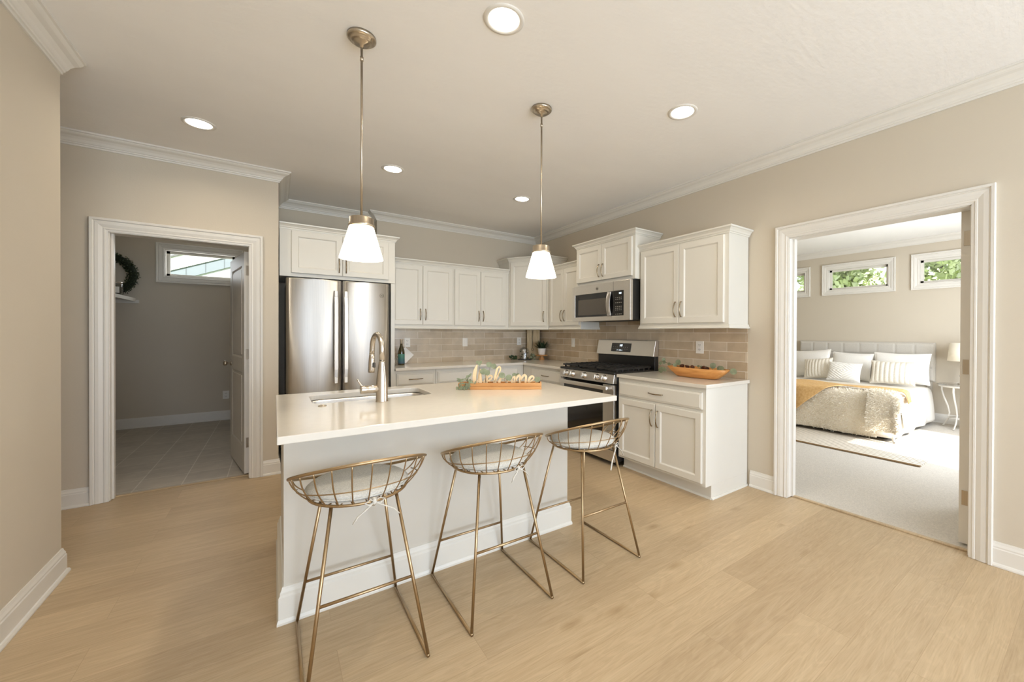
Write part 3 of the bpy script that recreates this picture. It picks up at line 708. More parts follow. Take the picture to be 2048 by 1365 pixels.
# burners and grates
for bx, by in ((.17, -.50), (.17, -.22), (.447, -.36), (.724, -.50), (.724, -.22)):
    mb = MB(); mb.smooth = True; mb.lathe([(.052, .928), (.052, .934), (.036, .936), (.036, .944), (.03, .947), (.001, .947)], (bx, by, 0), 20); mb.build('burner', IRON, t)
for k in range(3):
    a = .018+k*(RW-.036)/3+.003; b = .018+(k+1)*(RW-.036)/3-.003; mb = MB(); zt = .962; zb = .946; w = .006
    y0, y1 = -.628, -.10
    for x in (a+w, b-w): mb.box(x-w, x+w, y0, y1, zb, zt)
    for y in (y0+w, y1-w, (y0+y1)/2): mb.box(a, b, y-w, y+w, zb, zt)
    nb = 7
    for j in range(nb):
        y = y0+.035+(y1-y0-.07)*j/(nb-1); mb.box(a+.008, a+.095, y-.004, y+.004, zb+.004, zt+.004); mb.box(b-.095, b-.008, y-.004, y+.004, zb+.004, zt+.004)
        for x in (a+w, b-w): mb.box(x-.005, x+.005, y-.010, y+.010, .928, zb+.002)
    mb.box((a+b)/2-.004, (a+b)/2+.004, y0, y1, zb+.004, zt+.004)
    mb.build('grate', IRON, t, bevel=.0015)

# ------------------------------------------------------------------ microwave
t = thing('microwave', 'stainless microwave mounted above the gas range', 'microwave', (0, -1.505, 1.445), RZ)
MW = .943
mb = MB(); mb.box(.004, MW-.004, -.405, -.012, .006, .405); mb.build('body', BLACK, t, bevel=.003)
mb = MB()
gx0, gx1, cx0, cx1, gz0, gz1 = .052, .62, .705, .850, .048, .308
for b in ((0, gx0, .0, .408), (gx0, cx1, 0, gz0), (gx0, cx1, gz1, .408), (cx1, MW, 0, .408)): mb.box(b[0], b[1], -.442, -.405, b[2], b[3])
mb.build('front_frame', STEEL_H, t, bevel=.002)
mb = MB(); mb.box(.698, .7005, -.4432, -.43, gz1, .408); mb.build('door_seam', SLOT, t)
mb = MB(); mb.box(gx0, cx0, -.438, -.41, gz0, gz1); dd = mb.build('door', BLACKG, t)
mb = MB(); mb.box(gx0+.055, gx1-.02, -.4386, -.437, gz0+.022, gz1-.062); mb.build('window', plain('microwave_mesh', srgb(86, 80, 72), .35, var=.25, vscale=500), dd)
mb = MB(); rs = []
for k in range(15):
    f = k/14; z = gz0+.004+(gz1-gz0-.008)*f; o = .455+.022*math.sin(PI*f)
    rs.append([(.618, -o, z), (.672, -o+.004, z), (.672, -o+.014, z), (.618, -o+.012, z)])
mb.rings(rs, True, True, True); mb.box(.625, .665, -.458, -.438, gz0+.006, gz0+.03); mb.box(.625, .665, -.458, -.438, gz1-.03, gz1-.006); mb.build('handle', STEEL, dd, bevel=.003)
mb = MB(); mb.box(cx0, cx1, -.439, -.41, gz0, gz1); cp = mb.build('control_panel', BLACKG, t)
for ch, x_ in (('1', .775), (':', .787), ('0', .793), ('2', .806)):
    mb = MB(); digits(mb, ch, x_, .272, .018, lambda a, b, c, d_: mb.box(a, b, -.4405, -.439, c, d_)); mb.build('clock_colon' if ch == ':' else 'clock_digit', LEDW, cp)
for r_ in range(9):
    for k in range(4):
        z = .068+r_*.018+(.022 if r_ > 4 else 0)+(.0 if r_ else -.006)
        if z < .252 and r_ not in (1, 6): mb = MB(); mb.box(.728+k*.026, .740+k*.026, -.4398, -.439, z, z+.006); mb.build('key_mark', PRINT, cp)
badge('logo_badge', t, lambda x, y, d: (.442+x, -.442-d, .357+y), .017)
mb = MB(); mb.box(.1, MW-.1, -.36, -.08, .0, .0065); mb.build('vent_grille', DARK, t)

# ------------------------------------------------------------------ pendants
def pendant(label, loc):
    t = thing('pendant_light', label, 'light', loc, 0, 'glass cone pendants over the island')
    mb = MB(); mb.smooth = True; mb.lathe([(.066, 0), (.066, -.012), (.060, -.018), (.052, -.018), (.050, -.026), (.042, -.030), (.036, -.030), (.034, -.036), (.010, -.039), (.008, -.055)], (0, 0, 0), 32); mb.build('canopy', NICKEL, t)
    mb = MB(); mb.smooth = True; mb.lathe([(.0055, -.05), (.0055, -.905)], (0, 0, 0), 12); mb.lathe([(.008, -.10), (.008, -.12)], (0, 0, 0), 12); mb.build('rod', NICKEL, t)
    mb = MB(); mb.smooth = True; mb.lathe([(.010, -.895), (.050, -.897), (.056, -.901), (.056, -.930), (.060, -.932), (.062, -.940), (.058, -.944), (.03, -.944)], (0, 0, 0), 32); mb.build('holder', NICKEL, t)
    mb = MB(); mb.smooth = True; mb.lathe([(.050, -.930), (.056, -.945), (.099, -1.098), (.100, -1.102), (.096, -1.102), (.053, -.948), (.046, -.936)], (0, 0, 0), 40, cap0=False, cap1=False); mb.build('lamp_shade', SHADE, t)
    mb = MB(); mb.smooth = True; mb.lathe([(.012, -.944), (.014, -.96), (.026, -.985), (.030, -1.01), (.022, -1.03), (.002, -1.038)], (0, 0, 0), 20); mb.build('bulb', BULB, t)
    return t
def shade_mat():
    m = bpy.data.materials.new('frosted_lit_glass'); m.use_nodes = True; nt = m.node_tree
    for n_ in list(nt.nodes): nt.nodes.remove(n_)
    e = N(nt, 'ShaderNodeEmission'); e.inputs[0].default_value = (1, .88, .70, 1); e.inputs[1].default_value = 4.2
    d_ = N(nt, 'ShaderNodeBsdfTranslucent'); d_.inputs[0].default_value = (.95, .9, .82, 1)
    d2_ = N(nt, 'ShaderNodeBsdfDiffuse'); d2_.inputs[0].default_value = (.9, .87, .8, 1)
    m1 = N(nt, 'ShaderNodeMixShader'); m1.inputs[0].default_value = .45; nt.links.new(d_.outputs[0], m1.inputs[1]); nt.links.new(d2_.outputs[0], m1.inputs[2])
    a = N(nt, 'ShaderNodeAddShader'); nt.links.new(e.outputs[0], a.inputs[0]); nt.links.new(m1.outputs[0], a.inputs[1])
    o = N(nt, 'ShaderNodeOutputMaterial'); nt.links.new(a.outputs[0], o.inputs[0]); return m
SHADE = shade_mat(); BULB = emit('warm_bulb', (1, .85, .62, 1), 30)
pendant('white cone glass pendant nearer the refrigerator on long rod', (-2.985, -3.073, CZ))
pendant('white cone glass pendant nearer the range on long rod', (-1.915, -3.07, CZ))
for px in (-2.985, -1.915): light('pendant_lamp', 'POINT', (px, -3.07, 1.73), 4.0, (1, .87, .70), shadow_soft_size=.03)

# recessed lights
def can(label, x, y):
    t = thing('recessed_light', label, 'light', (x, y, CZ), 0, 'recessed ceiling lights')
    mb = MB(); mb.smooth = True; mb.lathe([(.095, -.0005), (.094, -.004), (.082, -.007), (.074, -.005), (.070, -.0005)], (0, 0, 0), 40, cap0=False, cap1=False); mb.build('trim_ring', TRIM, t)
    mb = MB(); mb.lathe([(.0715, -.0012), (.0715, -.0030)], (0, 0, 0), 40); mb.build('lens', CANEM, t)
    light('can_lamp', 'AREA', (x, y, CZ-.012), 5.4, (1, .88, .70), (0, 0, -1), shape='DISK', size=.14, spread=math.radians(155))
can('round recessed ceiling light between the two pendants, nearest camera', -2.463, -3.583)
can('round recessed ceiling light above the pantry door', -3.771, -1.502)
can('round recessed ceiling light in front of the refrigerator cabinet', -2.472, -1.49)
can('round recessed ceiling light near the tall corner cabinet', -1.131, -1.486)
can('round recessed ceiling light in front of the range wall end cabinet', -1.138, -3.584)

# ------------------------------------------------------------------ wire stools
def stool(label, x):
    t = thing('bar_stool', label, 'stool', (x, -3.386, 0), 0, 'brass wire stools at the island')
    zt = .645; rl = .0066
    for sx in (-1, 1):
        for sy in (-1, 1):
            mb = MB(); mb.smooth = True; mb.tube([(sx*.118, sy*.132, zt), (sx*.211, sy*.262, .012)], rl, 10); mb.build('leg', GOLD, t)
        mb = MB(); mb.smooth = True; mb.tube([(sx*.211, -.268, .0068), (sx*.211, .268, .0068)], rl, 10); mb.build('runner', GOLD, t)
    for sy, z in ((-1, .313), (1, .195)):
        f = (zt-z)/(zt-.012); xx = .118+.093*f; yy = sy*(.132+.13*f)
        mb = MB(); mb.smooth = True; mb.tube([(-xx, yy, z), (xx, yy, z)], .0058, 10); mb.build('footrest', GOLD, t)
    nn = 64
    rim = lambda a: (.256*math.cos(a)+.004, -.032+.230*math.sin(a), .745-.083*math.sin(a))
    ring = lambda a: (.187*math.cos(a), .187*math.sin(a), .650)
    mb = MB(); mb.smooth = True; mb.tube([rim(2*PI*k/nn) for k in range(nn)], .0062, 8, True); mb.build('rim', GOLD, t)
    mb = MB(); mb.smooth = True; mb.tube([ring(2*PI*k/nn) for k in range(nn)], .0058, 8, True); mb.build('seat_ring', GOLD, t)
    def wall(a, f):
        p, q = Vector(rim(a)), Vector(ring(a)); m = p.lerp(q, f); b = math.sin(PI*f)*.018
        d = Vector((math.cos(a), math.sin(a), 0)); return tuple(m+d*b*(.6+.4*f))
    for a0, a1, f in ((PI*.93, PI*2.07, .62),):
        mb = MB(); mb.smooth = True; mb.tube([wall(a0+(a1-a0)*k/40, f) for k in range(41)], .0024, 6); mb.build('hoop_wire', GOLD, t)
    for k in range(15):
        a = PI*(.90+1.20*k/14)
        mb = MB(); mb.smooth = True; mb.tube([wall(a, f/8) for f in range(9)]+[(ring(a)[0]*.86, ring(a)[1]*.86, .648)], .0026, 6); mb.build('basket_wire', GOLD, t)
    for k in range(7):
        xx = -.15+.05*k; yy = math.sqrt(.187**2-xx*xx)
        mb = MB(); mb.smooth = True; mb.tube([(xx, -yy, .648), (xx, yy, .648)], .0024, 6); mb.build('seat_wire', GOLD, t)
    # cushion with piping edge and tie
    mb = MB(); mb.smooth = True
    mb.lathe([(.001, .652), (.14, .652), (.176, .655), (.188, .661), (.193, .670), (.190, .679), (.180, .686), (.15, .692), (.08, .696), (.001, .697)], (.0, .012, 0), 48)
    c = mb.build('seat_cushion', LINEN, t)
    mb = MB(); mb.smooth = True; mb.tube([(.1945*math.cos(2*PI*k/48), .012+.1945*math.sin(2*PI*k/48), .670) for k in range(48)], .0035, 6, True); mb.build('piping', LINEN, c)
    return t, c
def tie(c, a, r, seed, long=1.0):
    rr_ = random.Random(seed); bx, by, bz = r*math.cos(a), .0+r*math.sin(a), .652
    mb = MB(); mb.smooth = True; T = Vector((-math.sin(a), math.cos(a), 0)); O = Vector((math.cos(a), math.sin(a), 0)); B = Vector((bx, by, bz))
    for sg in (-1, 1):
        pts = [B+O*.004, B+O*.016+T*sg*.018+Vector((0, 0, .014)), B+O*.018+T*sg*.036+Vector((0, 0, .006)), B+O*.014+T*sg*.02+Vector((0, 0, -.010)), B+O*.006]
        mb.tube(pts, .0042, 6, False, .5)
        L = .05*long*(1+.3*rr_.random())
        mb.tube([B+O*.008, B+O*.016+T*sg*.02+Vector((0, 0, -.012)), B+O*.018+T*sg*(.02+L*.8)+Vector((0, 0, -.02-L*.35)), B+O*.02+T*sg*(.02+L*1.15)+Vector((0, 0, -.03-L*.6))], .0042, 6, False, .5)
    mb.tube([B+Vector((0, 0, .012)), B+O*.012, B+Vector((0, 0, -.012))], .008, 8)
    return mb.build('cushion_tie', TIEM, c)
st, cu = stool('brass wire bar stool with round grey cushion, leftmost at the island', -3.043); tie(cu, PI*1.535, .190, 1, 1.0)
st2 = dup(st, (-2.433, -3.386, 0), 0, 'brass wire bar stool with round grey cushion, middle of the three')
for o in list(kids(st2)):
    for q in list(kids(o)):
        if q.name.startswith('cushion_tie'): bpy.data.objects.remove(q)
    if o.name.startswith('seat_cushion'): tie(o, PI*1.60, .190, 3, .6)
st3 = dup(st, (-1.812, -3.386, 0), 0, 'brass wire bar stool with round grey cushion, nearest the range')
for o in list(kids(st3)):
    for q in list(kids(o)):
        if q.name.startswith('cushion_tie'): bpy.data.objects.remove(q)
    if o.name.startswith('seat_cushion'): tie(o, PI*1.68, .190, 5, 1.9)

# ------------------------------------------------------------------ outlets and switches
def outlet(label, kind, origin, right, out, w=.073, h=.118):
    R, O, U = Vector(right), Vector(out), Vector((0, 0, 1)); C_ = Vector(origin)
    def bx(mb, a0, a1, b0, b1, c0, c1):
        P = [C_+R*a+U*b+O*c for c in (c0, c1) for b in (b0, b1) for a in (a0, a1)]
        mb.add(P, [(0, 1, 3, 2), (4, 6, 7, 5), (0, 4, 5, 1), (2, 3, 7, 6), (0, 2, 6, 4), (1, 5, 7, 3)])
    t = thing('wall_outlet' if kind == 'outlet' else 'light_switch', label, 'outlet' if kind == 'outlet' else 'switch', (0, 0, 0), 0, 'white wall plates')
    mb = MB(); bx(mb, -w/2, w/2, -h/2, h/2, .0005, .006); mb.build('cover_plate', PLASTIC, t, bevel=.003)
    if kind == 'outlet':
        for zc in (.022, -.022):
            mb = MB(); bx(mb, -.017, .017, zc-.015, zc+.015, .006, .0085); q = mb.build('receptacle', PLASTIC, t, bevel=.004)
            m2 = MB(); bx(m2, -.009, -.006, zc-.004, zc+.008, .0084, .0088); bx(m2, .006, .009, zc-.004, zc+.008, .0084, .0088); bx(m2, -.002, .002, zc-.011, zc-.007, .0084, .0088); m2.build('slot', SLOT, q)
    else:
        mb = MB(); bx(mb, -.017, .017, -.034, .034, .006, .009); mb.build('rocker', PLASTIC, t, bevel=.003)
outlet('white outlet on the back tiles behind the wine bottle', 'outlet', (-1.954, -.008, 1.181), (1, 0, 0), (0, -1, 0))
outlet('white switch plate centred on the back tiles', 'switch', (-1.174, -.008, 1.178), (1, 0, 0), (0, -1, 0))
outlet('white outlet on the back tiles above the glass cloche', 'outlet', (-.307, -.008, 1.182), (1, 0, 0), (0, -1, 0))
outlet('white switch plate on tiles between the potted plant and range', 'switch', (-.008, -.967, 1.181), (0, -1, 0), (-1, 0, 0))
outlet('white outlet on the tiles above the dough bowl', 'outlet', (-.008, -2.946, 1.178), (0, -1, 0), (-1, 0, 0), .085)
outlet('white outlet low on the pantry back wall beside the door', 'outlet', (-3.926, YPB, .371), (1, 0, 0), (0, -1, 0))

# ------------------------------------------------------------------ foliage helpers
def leaf(mb, c, d, upv, L, Wd, cup=.15, round_=True):
    d = Vector(d).normalized(); side = d.cross(Vector(upv)); side = side.normalized() if side.length > 1e-4 else Vector((1, 0, 0)); nn = side.cross(d)
    n = 9; pts = []; c = Vector(c)
    for k in range(n+1):
        f = k/n; w = Wd*math.sin(PI*min(1, max(0, f)))**(.55 if round_ else .8); pts.append((f, w))
    L1 = [c+d*L*f+side*w+nn*cup*w for f, w in pts]; L2 = [c+d*L*f-side*w+nn*cup*w for f, w in pts]; Md = [c+d*L*f for f, w in pts]
    vs = L1+Md+L2; m = n+1
    fs = [(k, k+1, m+k+1, m+k) for k in range(n)]+[(m+k, m+k+1, 2*m+k+1, 2*m+k) for k in range(n)]
    mb.add(vs, fs)
def sprig(name, label, pts, leaves, stem_r=.0016, mat=LEAF, group=None, cat='greenery'):
    """pts: stem polyline in world; leaves: list of (pos, dir, up, L, W)"""
    t = thing(name, label, cat, pts[0], 0, group); o = Vector(pts[0])
    mb = MB(); mb.smooth = True; mb.tube([Vector(p)-o for p in pts], stem_r, 6); mb.build('stem', STEMM, t)
    mb = MB(); mb.smooth = True
    for p, d, u, L, w in leaves: leaf(mb, Vector(p)-o, d, u, L, w)
    mb.build('foliage', mat, t, recalc=False); return t

# ------------------------------------------------------------------ welcome sign in its tray (local frame: x along, -y to the viewer)
TX, TY = -2.302, -2.617; TA = math.atan2(-2.924+2.617, -1.812+2.302); TL = .578
ct, stn = math.cos(TA), math.sin(TA)
def tw(x, y, z): return Vector((TX+x*ct-y*stn, TY+x*stn+y*ct, .9145+z))
t = thing('wooden_tray', 'honey coloured wooden tray on the island holding the welcome sign', 'tray', (TX, TY, .9145), TA)
mb = MB(); mb.box(.004, TL-.004, .004, .096, .0, .008); mb.build('bottom', PINE, t)
for nm, b in (('side_board', (0, TL, 0, .010)), ('side_board', (0, TL, .090, .100)), ('end_board', (0, .010, .010, .090)), ('end_board', (TL-.010, TL, .010, .090))):
    mb = MB(); mb.box(b[0], b[1], b[2], b[3], 0, .021); mb.box(b[0]+.002, b[1]-.002, b[2]+.002, b[3]-.002, .021, .0232); mb.box(b[0], b[1], b[2], b[3], .0232, .045); mb.build(nm, PINE, t, bevel=.0012)
def catmull(P, n=8):
    out = []; P = [P[0]]+list(P)+[P[-1]]
    for i in range(1, len(P)-2):
        for k in range(n):
            f = k/n; q = []
            for a in range(len(P[0])):
                p0, p1, p2, p3 = P[i-1][a], P[i][a], P[i+1][a], P[i+2][a]
                q.append(.5*(2*p1+(p2-p0)*f+(2*p0-5*p1+4*p2-p3)*f*f+(3*p1-p0-3*p2+p3)*f**3))
            out.append(tuple(q))
    out.append(P[-2]); return out
STROKES = [  # (x, y, half width) in sketch units; baseline 690, y grows downwards
    [(512, 292, 14), (478, 400, 34), (462, 520, 36), (468, 620, 34), (492, 676, 20), (520, 640, 14), (548, 520, 14), (572, 400, 14)],
    [(578, 372, 10), (566, 480, 34), (572, 590, 38), (596, 668, 26), (632, 660, 14), (664, 590, 16), (690, 520, 14), (668, 490, 10)],
    [(664, 610, 10), (730, 596, 14), (790, 558, 14), (806, 520, 14), (776, 496, 16), (726, 520, 22), (690, 590, 26), (706, 660, 24), (766, 690, 18), (826, 650, 14)],
    [(826, 650, 12), (880, 570, 14), (936, 460, 14), (966, 370, 14), (946, 326, 16), (908, 356, 18), (878, 460, 22), (860, 570, 26), (872, 660, 24), (914, 688, 16), (950, 650, 14)],
    [(1030, 560, 12), (1004, 536, 16), (964, 566, 24), (944, 630, 26), (972, 684, 22), (1030, 680, 16), (1074, 630, 14), (1100, 590, 14)],
    [(1150, 556, 16), (1106, 576, 20), (1088, 630, 24), (1116, 686, 22), (1166, 676, 20), (1192, 620, 20), (1170, 566, 18), (1140, 572, 12), (1200, 560, 10)],
    [(1196, 556, 12), (1232, 520, 18), (1250, 560, 22), (1240, 640, 22), (1236, 692, 12)],
    [(1244, 640, 12), (1276, 560, 20), (1320, 496, 22), (1352, 530, 22), (1344, 620, 22), (1340, 672, 12)],
    [(1346, 620, 12), (1384, 540, 20), (1430, 488, 22), (1466, 528, 22), (1456, 630, 22), (1478, 686, 18), (1520, 640, 14)],
    [(1510, 628, 12), (1570, 600, 14), (1616, 556, 16), (1600, 516, 18), (1550, 530, 24), (1520, 600, 26), (1536, 670, 24), (1590, 694, 18), (1640, 660, 16), (1672, 604, 10)]]
K = .000362; DTH = .016
mb = MB()
for stroke in STROKES:
    P = catmull(stroke, 7); nP = len(P); Lf, Rg = [], []
    for i, (x, y, w) in enumerate(P):
        a, b = P[max(0, i-1)], P[min(nP-1, i+1)]; dx_, dy_ = b[0]-a[0], b[1]-a[1]; l_ = math.hypot(dx_, dy_) or 1
        nx, ny = -dy_/l_, dx_/l_; w = max(3, w)*.92
        Lf.append(((x+nx*w-170)*K, (720-(y+ny*w))*K)); Rg.append(((x-nx*w-170)*K, (720-(y-ny*w))*K))
    rs = [[(l[0], .040, .012+l[1]), (r_[0], .040, .012+r_[1]), (r_[0], .040+DTH, .012+r_[1]), (l[0], .040+DTH, .012+l[1])] for l, r_ in zip(Lf, Rg)]
    mb.rings(rs, True, True, True)
sg = mb.build('welcome_sign', PALEW); sg.location = (TX, TY, .9145); sg.rotation_euler = (0, 0, TA)
tag(sg, 'pale cut-out wooden script sign reading welcome, standing in the tray', 'sign')
# greenery around the sign: (x, y, z) of leaf centres in tray frame
def local_leaves(L):
    out = []
    for x, y, z, ax, r in L:
        d = tw(math.cos(ax), 0, math.sin(ax))-tw(0, 0, 0); n_ = tw(0, -1, .15)-tw(0, 0, 0)
        out.append((tw(x, y, z)-d.normalized()*r, d, n_, 2*r, r*.86))
    return out
def pxz(u, v): return ((u-170)*K, (720-v)*K+.012)
def sp(name, label, stem, lv):
    pts = [tw(*p) for p in stem]
    return sprig(name, label, pts, local_leaves(lv), .0014, LEAF, 'eucalyptus around the welcome sign')
lv = []
for (u, v, a, r) in ((640, 412, .3, .026), (718, 438, .8, .021)): x, z = pxz(u, v); lv.append((x, .034, z, a, r))
x1, z1 = pxz(690, 500); sp('eucalyptus_sprig', 'sprig with two large round leaves in front of the letter w', [(x1, .036, .02), (x1-.004, .037, z1), (pxz(660, 420)[0], .036, pxz(660, 420)[1])], lv)
lv = []
for (u, v, a, r) in ((738, 286, -.6, .022), (832, 318, -.7, .022)): x, z = pxz(u, v); lv.append((x, .064, z, a, r))
sp('eucalyptus_sprig', 'sprig with two round leaves rising above the letter e', [(.20, .066, .015), (.205, .066, .10), (pxz(760, 310)[0], .066, pxz(760, 310)[1])], lv)
lv = []
for (u, v, a, r) in ((1000, 488, -.5, .024), (1132, 532, .2, .025)): x, z = pxz(u, v); lv.append((x, .032, z, a, r))
sp('eucalyptus_sprig', 'sprig with two round leaves between the letters c and o', [(.33, .034, .015), (.32, .034, .06), (pxz(1060, 520)[0], .034, pxz(1060, 520)[1])], lv)
lv = []
for (u, v, a, r) in ((510, 240, .9, .013), (572, 240, .9, .013), (548, 280, -1.3, .012)): x, z = pxz(u, v); lv.append((x, .070, z, a, r*.95))
sp('eucalyptus_sprig', 'small leafy twig tip peeking above the tall letter w', [(.13, .072, .015), (.132, .072, .10), (pxz(556, 250)[0], .071, pxz(556, 250)[1])], lv)
lv = []
for (u, v, a, r) in ((1690, 570, .5, .022), (1310, 670, .4, .016), (1300, 490, 1.2, .014), (1230, 488, .1, .016)): x, z = pxz(u, v); lv.append((x, .032 if u > 1400 else .066, z, a, r))
sp('eucalyptus_sprig', 'sprig with leaves around the letters m and last e', [(.42, .066, .015), (.41, .068, .07), (pxz(1300, 500)[0], .067, pxz(1300, 500)[1])], lv)
# bushy cluster hanging over the left end of the tray
rn = random.Random(11); lv = []
for k in range(64):
    f = rn.random(); a = rn.uniform(2.2, 4.6) if f < .55 else rn.uniform(3.9, 5.2)
    x = .058+rn.gauss(0, .024)-.02*f; z = .075-.095*f+rn.gauss(0, .012); y = -.006+rn.uniform(-.022, .03) if z < .055 else rn.uniform(-.02, .06)
    lv.append((x, min(y, -.010) if z < .052 else y, max(z, .012), a, rn.uniform(.009, .015)))
lv += [(.01+rn.uniform(-.02, .02), rn.uniform(0, .05), .062+rn.uniform(-.012, .012), rn.uniform(2.7, 3.6), rn.uniform(.012, .017)) for _ in range(8)]
lv.append((pxz(372, 492)[0], .03, pxz(372, 492)[1], .8, .022))
c2 = [(p, d, u, L, w*.42) for p, d, u, L, w in local_leaves(lv)]
sprig('eucalyptus_bunch', 'bushy grey green leaf bunch hanging over the left end of the tray', [tw(.10, .05, .03), tw(.08, .02, .072), tw(.055, -.012, .05), tw(.045, -.016, .012)], c2, .0018, LEAF, 'eucalyptus around the welcome sign')
def pinecone(label, loc, r, tilt=(0, 0, 0), group='pine cones'):
    mb = MB(); rn = random.Random(int(abs(loc[0]*1e4)+abs(loc[1]*1e4))); H = r*2.3
    mb.smooth = True; mb.lathe([(r*.25, 0), (r*.6, H*.2), (r*.62, H*.45), (r*.4, H*.75), (r*.05, H)], (0, 0, 0), 10); mb.smooth = False
    k = 0
    for i in range(9):
        z = H*(.06+.1*i); rad = r*(1.0-.08*abs(i-2.5)) if i < 8 else r*.3; m_ = 9 if i < 6 else 6
        for j in range(m_):
            a = 2*PI*(j+.5*(i % 2))/m_; d = Vector((math.cos(a), math.sin(a), .35+.06*i)); leaf(mb, Vector((math.cos(a)*rad*.45, math.sin(a)*rad*.45, z)), d, (0, 0, 1), rad*.65, rad*.28, .3)
    o = mb.build('pine_cone', CONE, None, recalc=False); o.location = loc; o.rotation_euler = tilt
    return tag(o, label, 'pine cone', group)
p = tw(.562, .06, .012); pinecone('small dark pine cone at the right end of the sign tray', tuple(p), .017, (0, .1, 0))

# ------------------------------------------------------------------ dough bowl and its filling
BOWLZ = .9145+.078
BX, BY, BL, BWd, BH = -.235, -3.075, .305, .105, .088
mb = MB(); mb.smooth = True
def bowl_ring(sc, z, wsc=1, n=48):
    out = []
    for k in range(n):
        a = 2*PI*k/n; c_, s_ = math.cos(a), math.sin(a); e = .62
        out.append((BWd*wsc*abs(c_)**e*(1 if c_ > 0 else -1), BL*sc*abs(s_)**.85*(1 if s_ > 0 else -1), z))
    return out
mb.rings([bowl_ring(.60, 0, .55), bowl_ring(.66, .004, .68), bowl_ring(.84, .045, .90), bowl_ring(1.0, BH, 1.0), bowl_ring(.965, BH+.002, .93), bowl_ring(.78, .045, .74), bowl_ring(.60, .016, .55)], True, True, True)
o = mb.build('dough_bowl', BOWLW); o.location = (BX, BY, .9145); o.rotation_euler = (0, 0, .02); tag(o, 'long honey coloured wooden dough bowl on the right counter', 'bowl')
for k, (dy_, r, nm) in enumerate(((.175, .022, 'pine cone at the left end of the dough bowl, beside a round leaf'), (.085, .021, 'second pine cone from the left in the dough bowl'), (.035, .020, 'middle pine cone in the dough bowl'), (-.05, .021, 'fourth pine cone from the left in the dough bowl'), (-.125, .020, 'pine cone in the dough bowl just left of an upright round leaf'))):
    pinecone(nm, (BX-.015+.02*(k % 2), BY+dy_, BOWLZ), r, (.9*(-1)**k, .5, k), 'pine cones in the dough bowl')
def wl(y, z, x, ax, r): # leaf facing the camera side, in the plane of the right wall
    d = Vector((0, -math.cos(ax), math.sin(ax))); return ((x, y, z)-d*r if False else Vector((x, y, z))-d*r, d, (-1, -.5, .1), 2*r, r*.86)
z0 = .9145
sprig('eucalyptus_sprig', 'leafy twig trailing out of the left end of the dough bowl', [(BX, BY+.19, z0+.08), (BX, BY+.30, z0+.105), (BX-.01, BY+.40, z0+.125)],
      [wl(BY+.335, z0+.045, BX-.03, 4.2, .02), wl(BY+.36, z0+.05, BX-.02, 4.0, .022), wl(BY+.40, z0+.045, BX, 4.6, .026), wl(BY+.43, z0+.03, BX+.02, 3.9, .028), wl(BY+.40, z0+.135, BX+.03, 1.7, .022), wl(BY+.44, z0+.10, BX+.03, 3.2, .020), wl(BY+.37, z0+.115, BX, 3.0, .022), wl(BY+.31, z0+.10, BX, 3.3, .02)], .002, LEAF, 'eucalyptus in the dough bowl')
sprig('eucalyptus_sprig', 'round leafed twig standing in the left part of the dough bowl', [(BX+.02, BY+.17, z0+.092), (BX, BY+.21, z0+.11)],
      [wl(BY+.205, z0+.125, BX, .9, .030), wl(BY+.235, z0+.095, BX-.01, 2.3, .022)], .002, LEAF, 'eucalyptus in the dough bowl')
sprig('eucalyptus_sprig', 'round leaf standing up in the right part of the dough bowl', [(BX, BY-.14, z0+.06), (BX, BY-.165, z0+.11)],
      [wl(BY-.165, z0+.118, BX-.01, .8, .030), wl(BY-.24, z0+.098, BX, .1, .026), wl(BY-.21, z0+.095, BX+.02, .0, .028)], .002, LEAF, 'eucalyptus in the dough bowl')
sprig('eucalyptus_sprig', 'grey round leaf hanging out beyond the right end of the dough bowl', [(BX+.02, BY-.25, z0+.085), (BX+.02, BY-.31, z0+.092)],
      [wl(BY-.335, z0+.080, BX+.02, -.5, .031)], .002, LEAF, 'eucalyptus in the dough bowl')
sprig('eucalyptus_sprig', 'leafy twig lying across the middle of the dough bowl', [(BX, BY+.02, z0+.075), (BX, BY-.09, z0+.092)],
      [wl(BY+.0, z0+.100, BX+.02, .6, .014), wl(BY-.05, z0+.096, BX-.01, .2, .016), wl(BY-.09, z0+.094, BX, -.2, .015)], .002, LEAF, 'eucalyptus in the dough bowl')

# ------------------------------------------------------------------ corner still life
t = thing('cake_stand', 'small orange wooden pedestal stand under the potted plant', 'stand', (-.125, -.36, .914))
mb = MB(); mb.smooth = True; mb.lathe([(.001, 0), (.042, 0), (.040, .008), (.024, .05), (.026, .060)], (0, 0, 0), 24); mb.build('pedestal', PINE, t)
mb = MB(); mb.smooth = True; mb.lathe([(.02, .060), (.086, .060), (.089, .064), (.089, .070), (.086, .073), (.001, .073)], (0, 0, 0), 36); mb.build('plate', PINE, t)
t = thing('potted_plant', 'spiky green plant in a white pot on the wooden stand', 'plant', (-.125, -.36, .9875))
mb = MB(); mb.smooth = True; mb.lathe([(.001, 0), (.044, 0), (.048, .004), (.060, .092), (.060, .096), (.054, .096), (.052, .086), (.001, .084)], (0, 0, 0), 28); mb.build('pot', PORC, t)
mb = MB(); rn = random.Random(5)
for k in range(60):
    a = rn.uniform(0, 2*PI); e = rn.uniform(.25, 1.4); L = rn.uniform(.09, .15); d = Vector((math.cos(a)*math.cos(e), math.sin(a)*math.cos(e), math.sin(e)))
    leaf(mb, (math.cos(a)*.025, math.sin(a)*.025, .085), d, (0, 0, 1), L, .008, .3, False)
mb.build('foliage', LEAFD, t, recalc=False)
t = thing('glass_cloche', 'glass dome with a candle inside on the corner counter', 'cloche', (-.335, -.215, .914))
mb = MB(); mb.smooth = True; mb.lathe([(.001, 0), (.095, 0), (.10, .006), (.098, .010), (.001, .010)], (0, 0, 0), 36); mb.build('base', DARK, t)
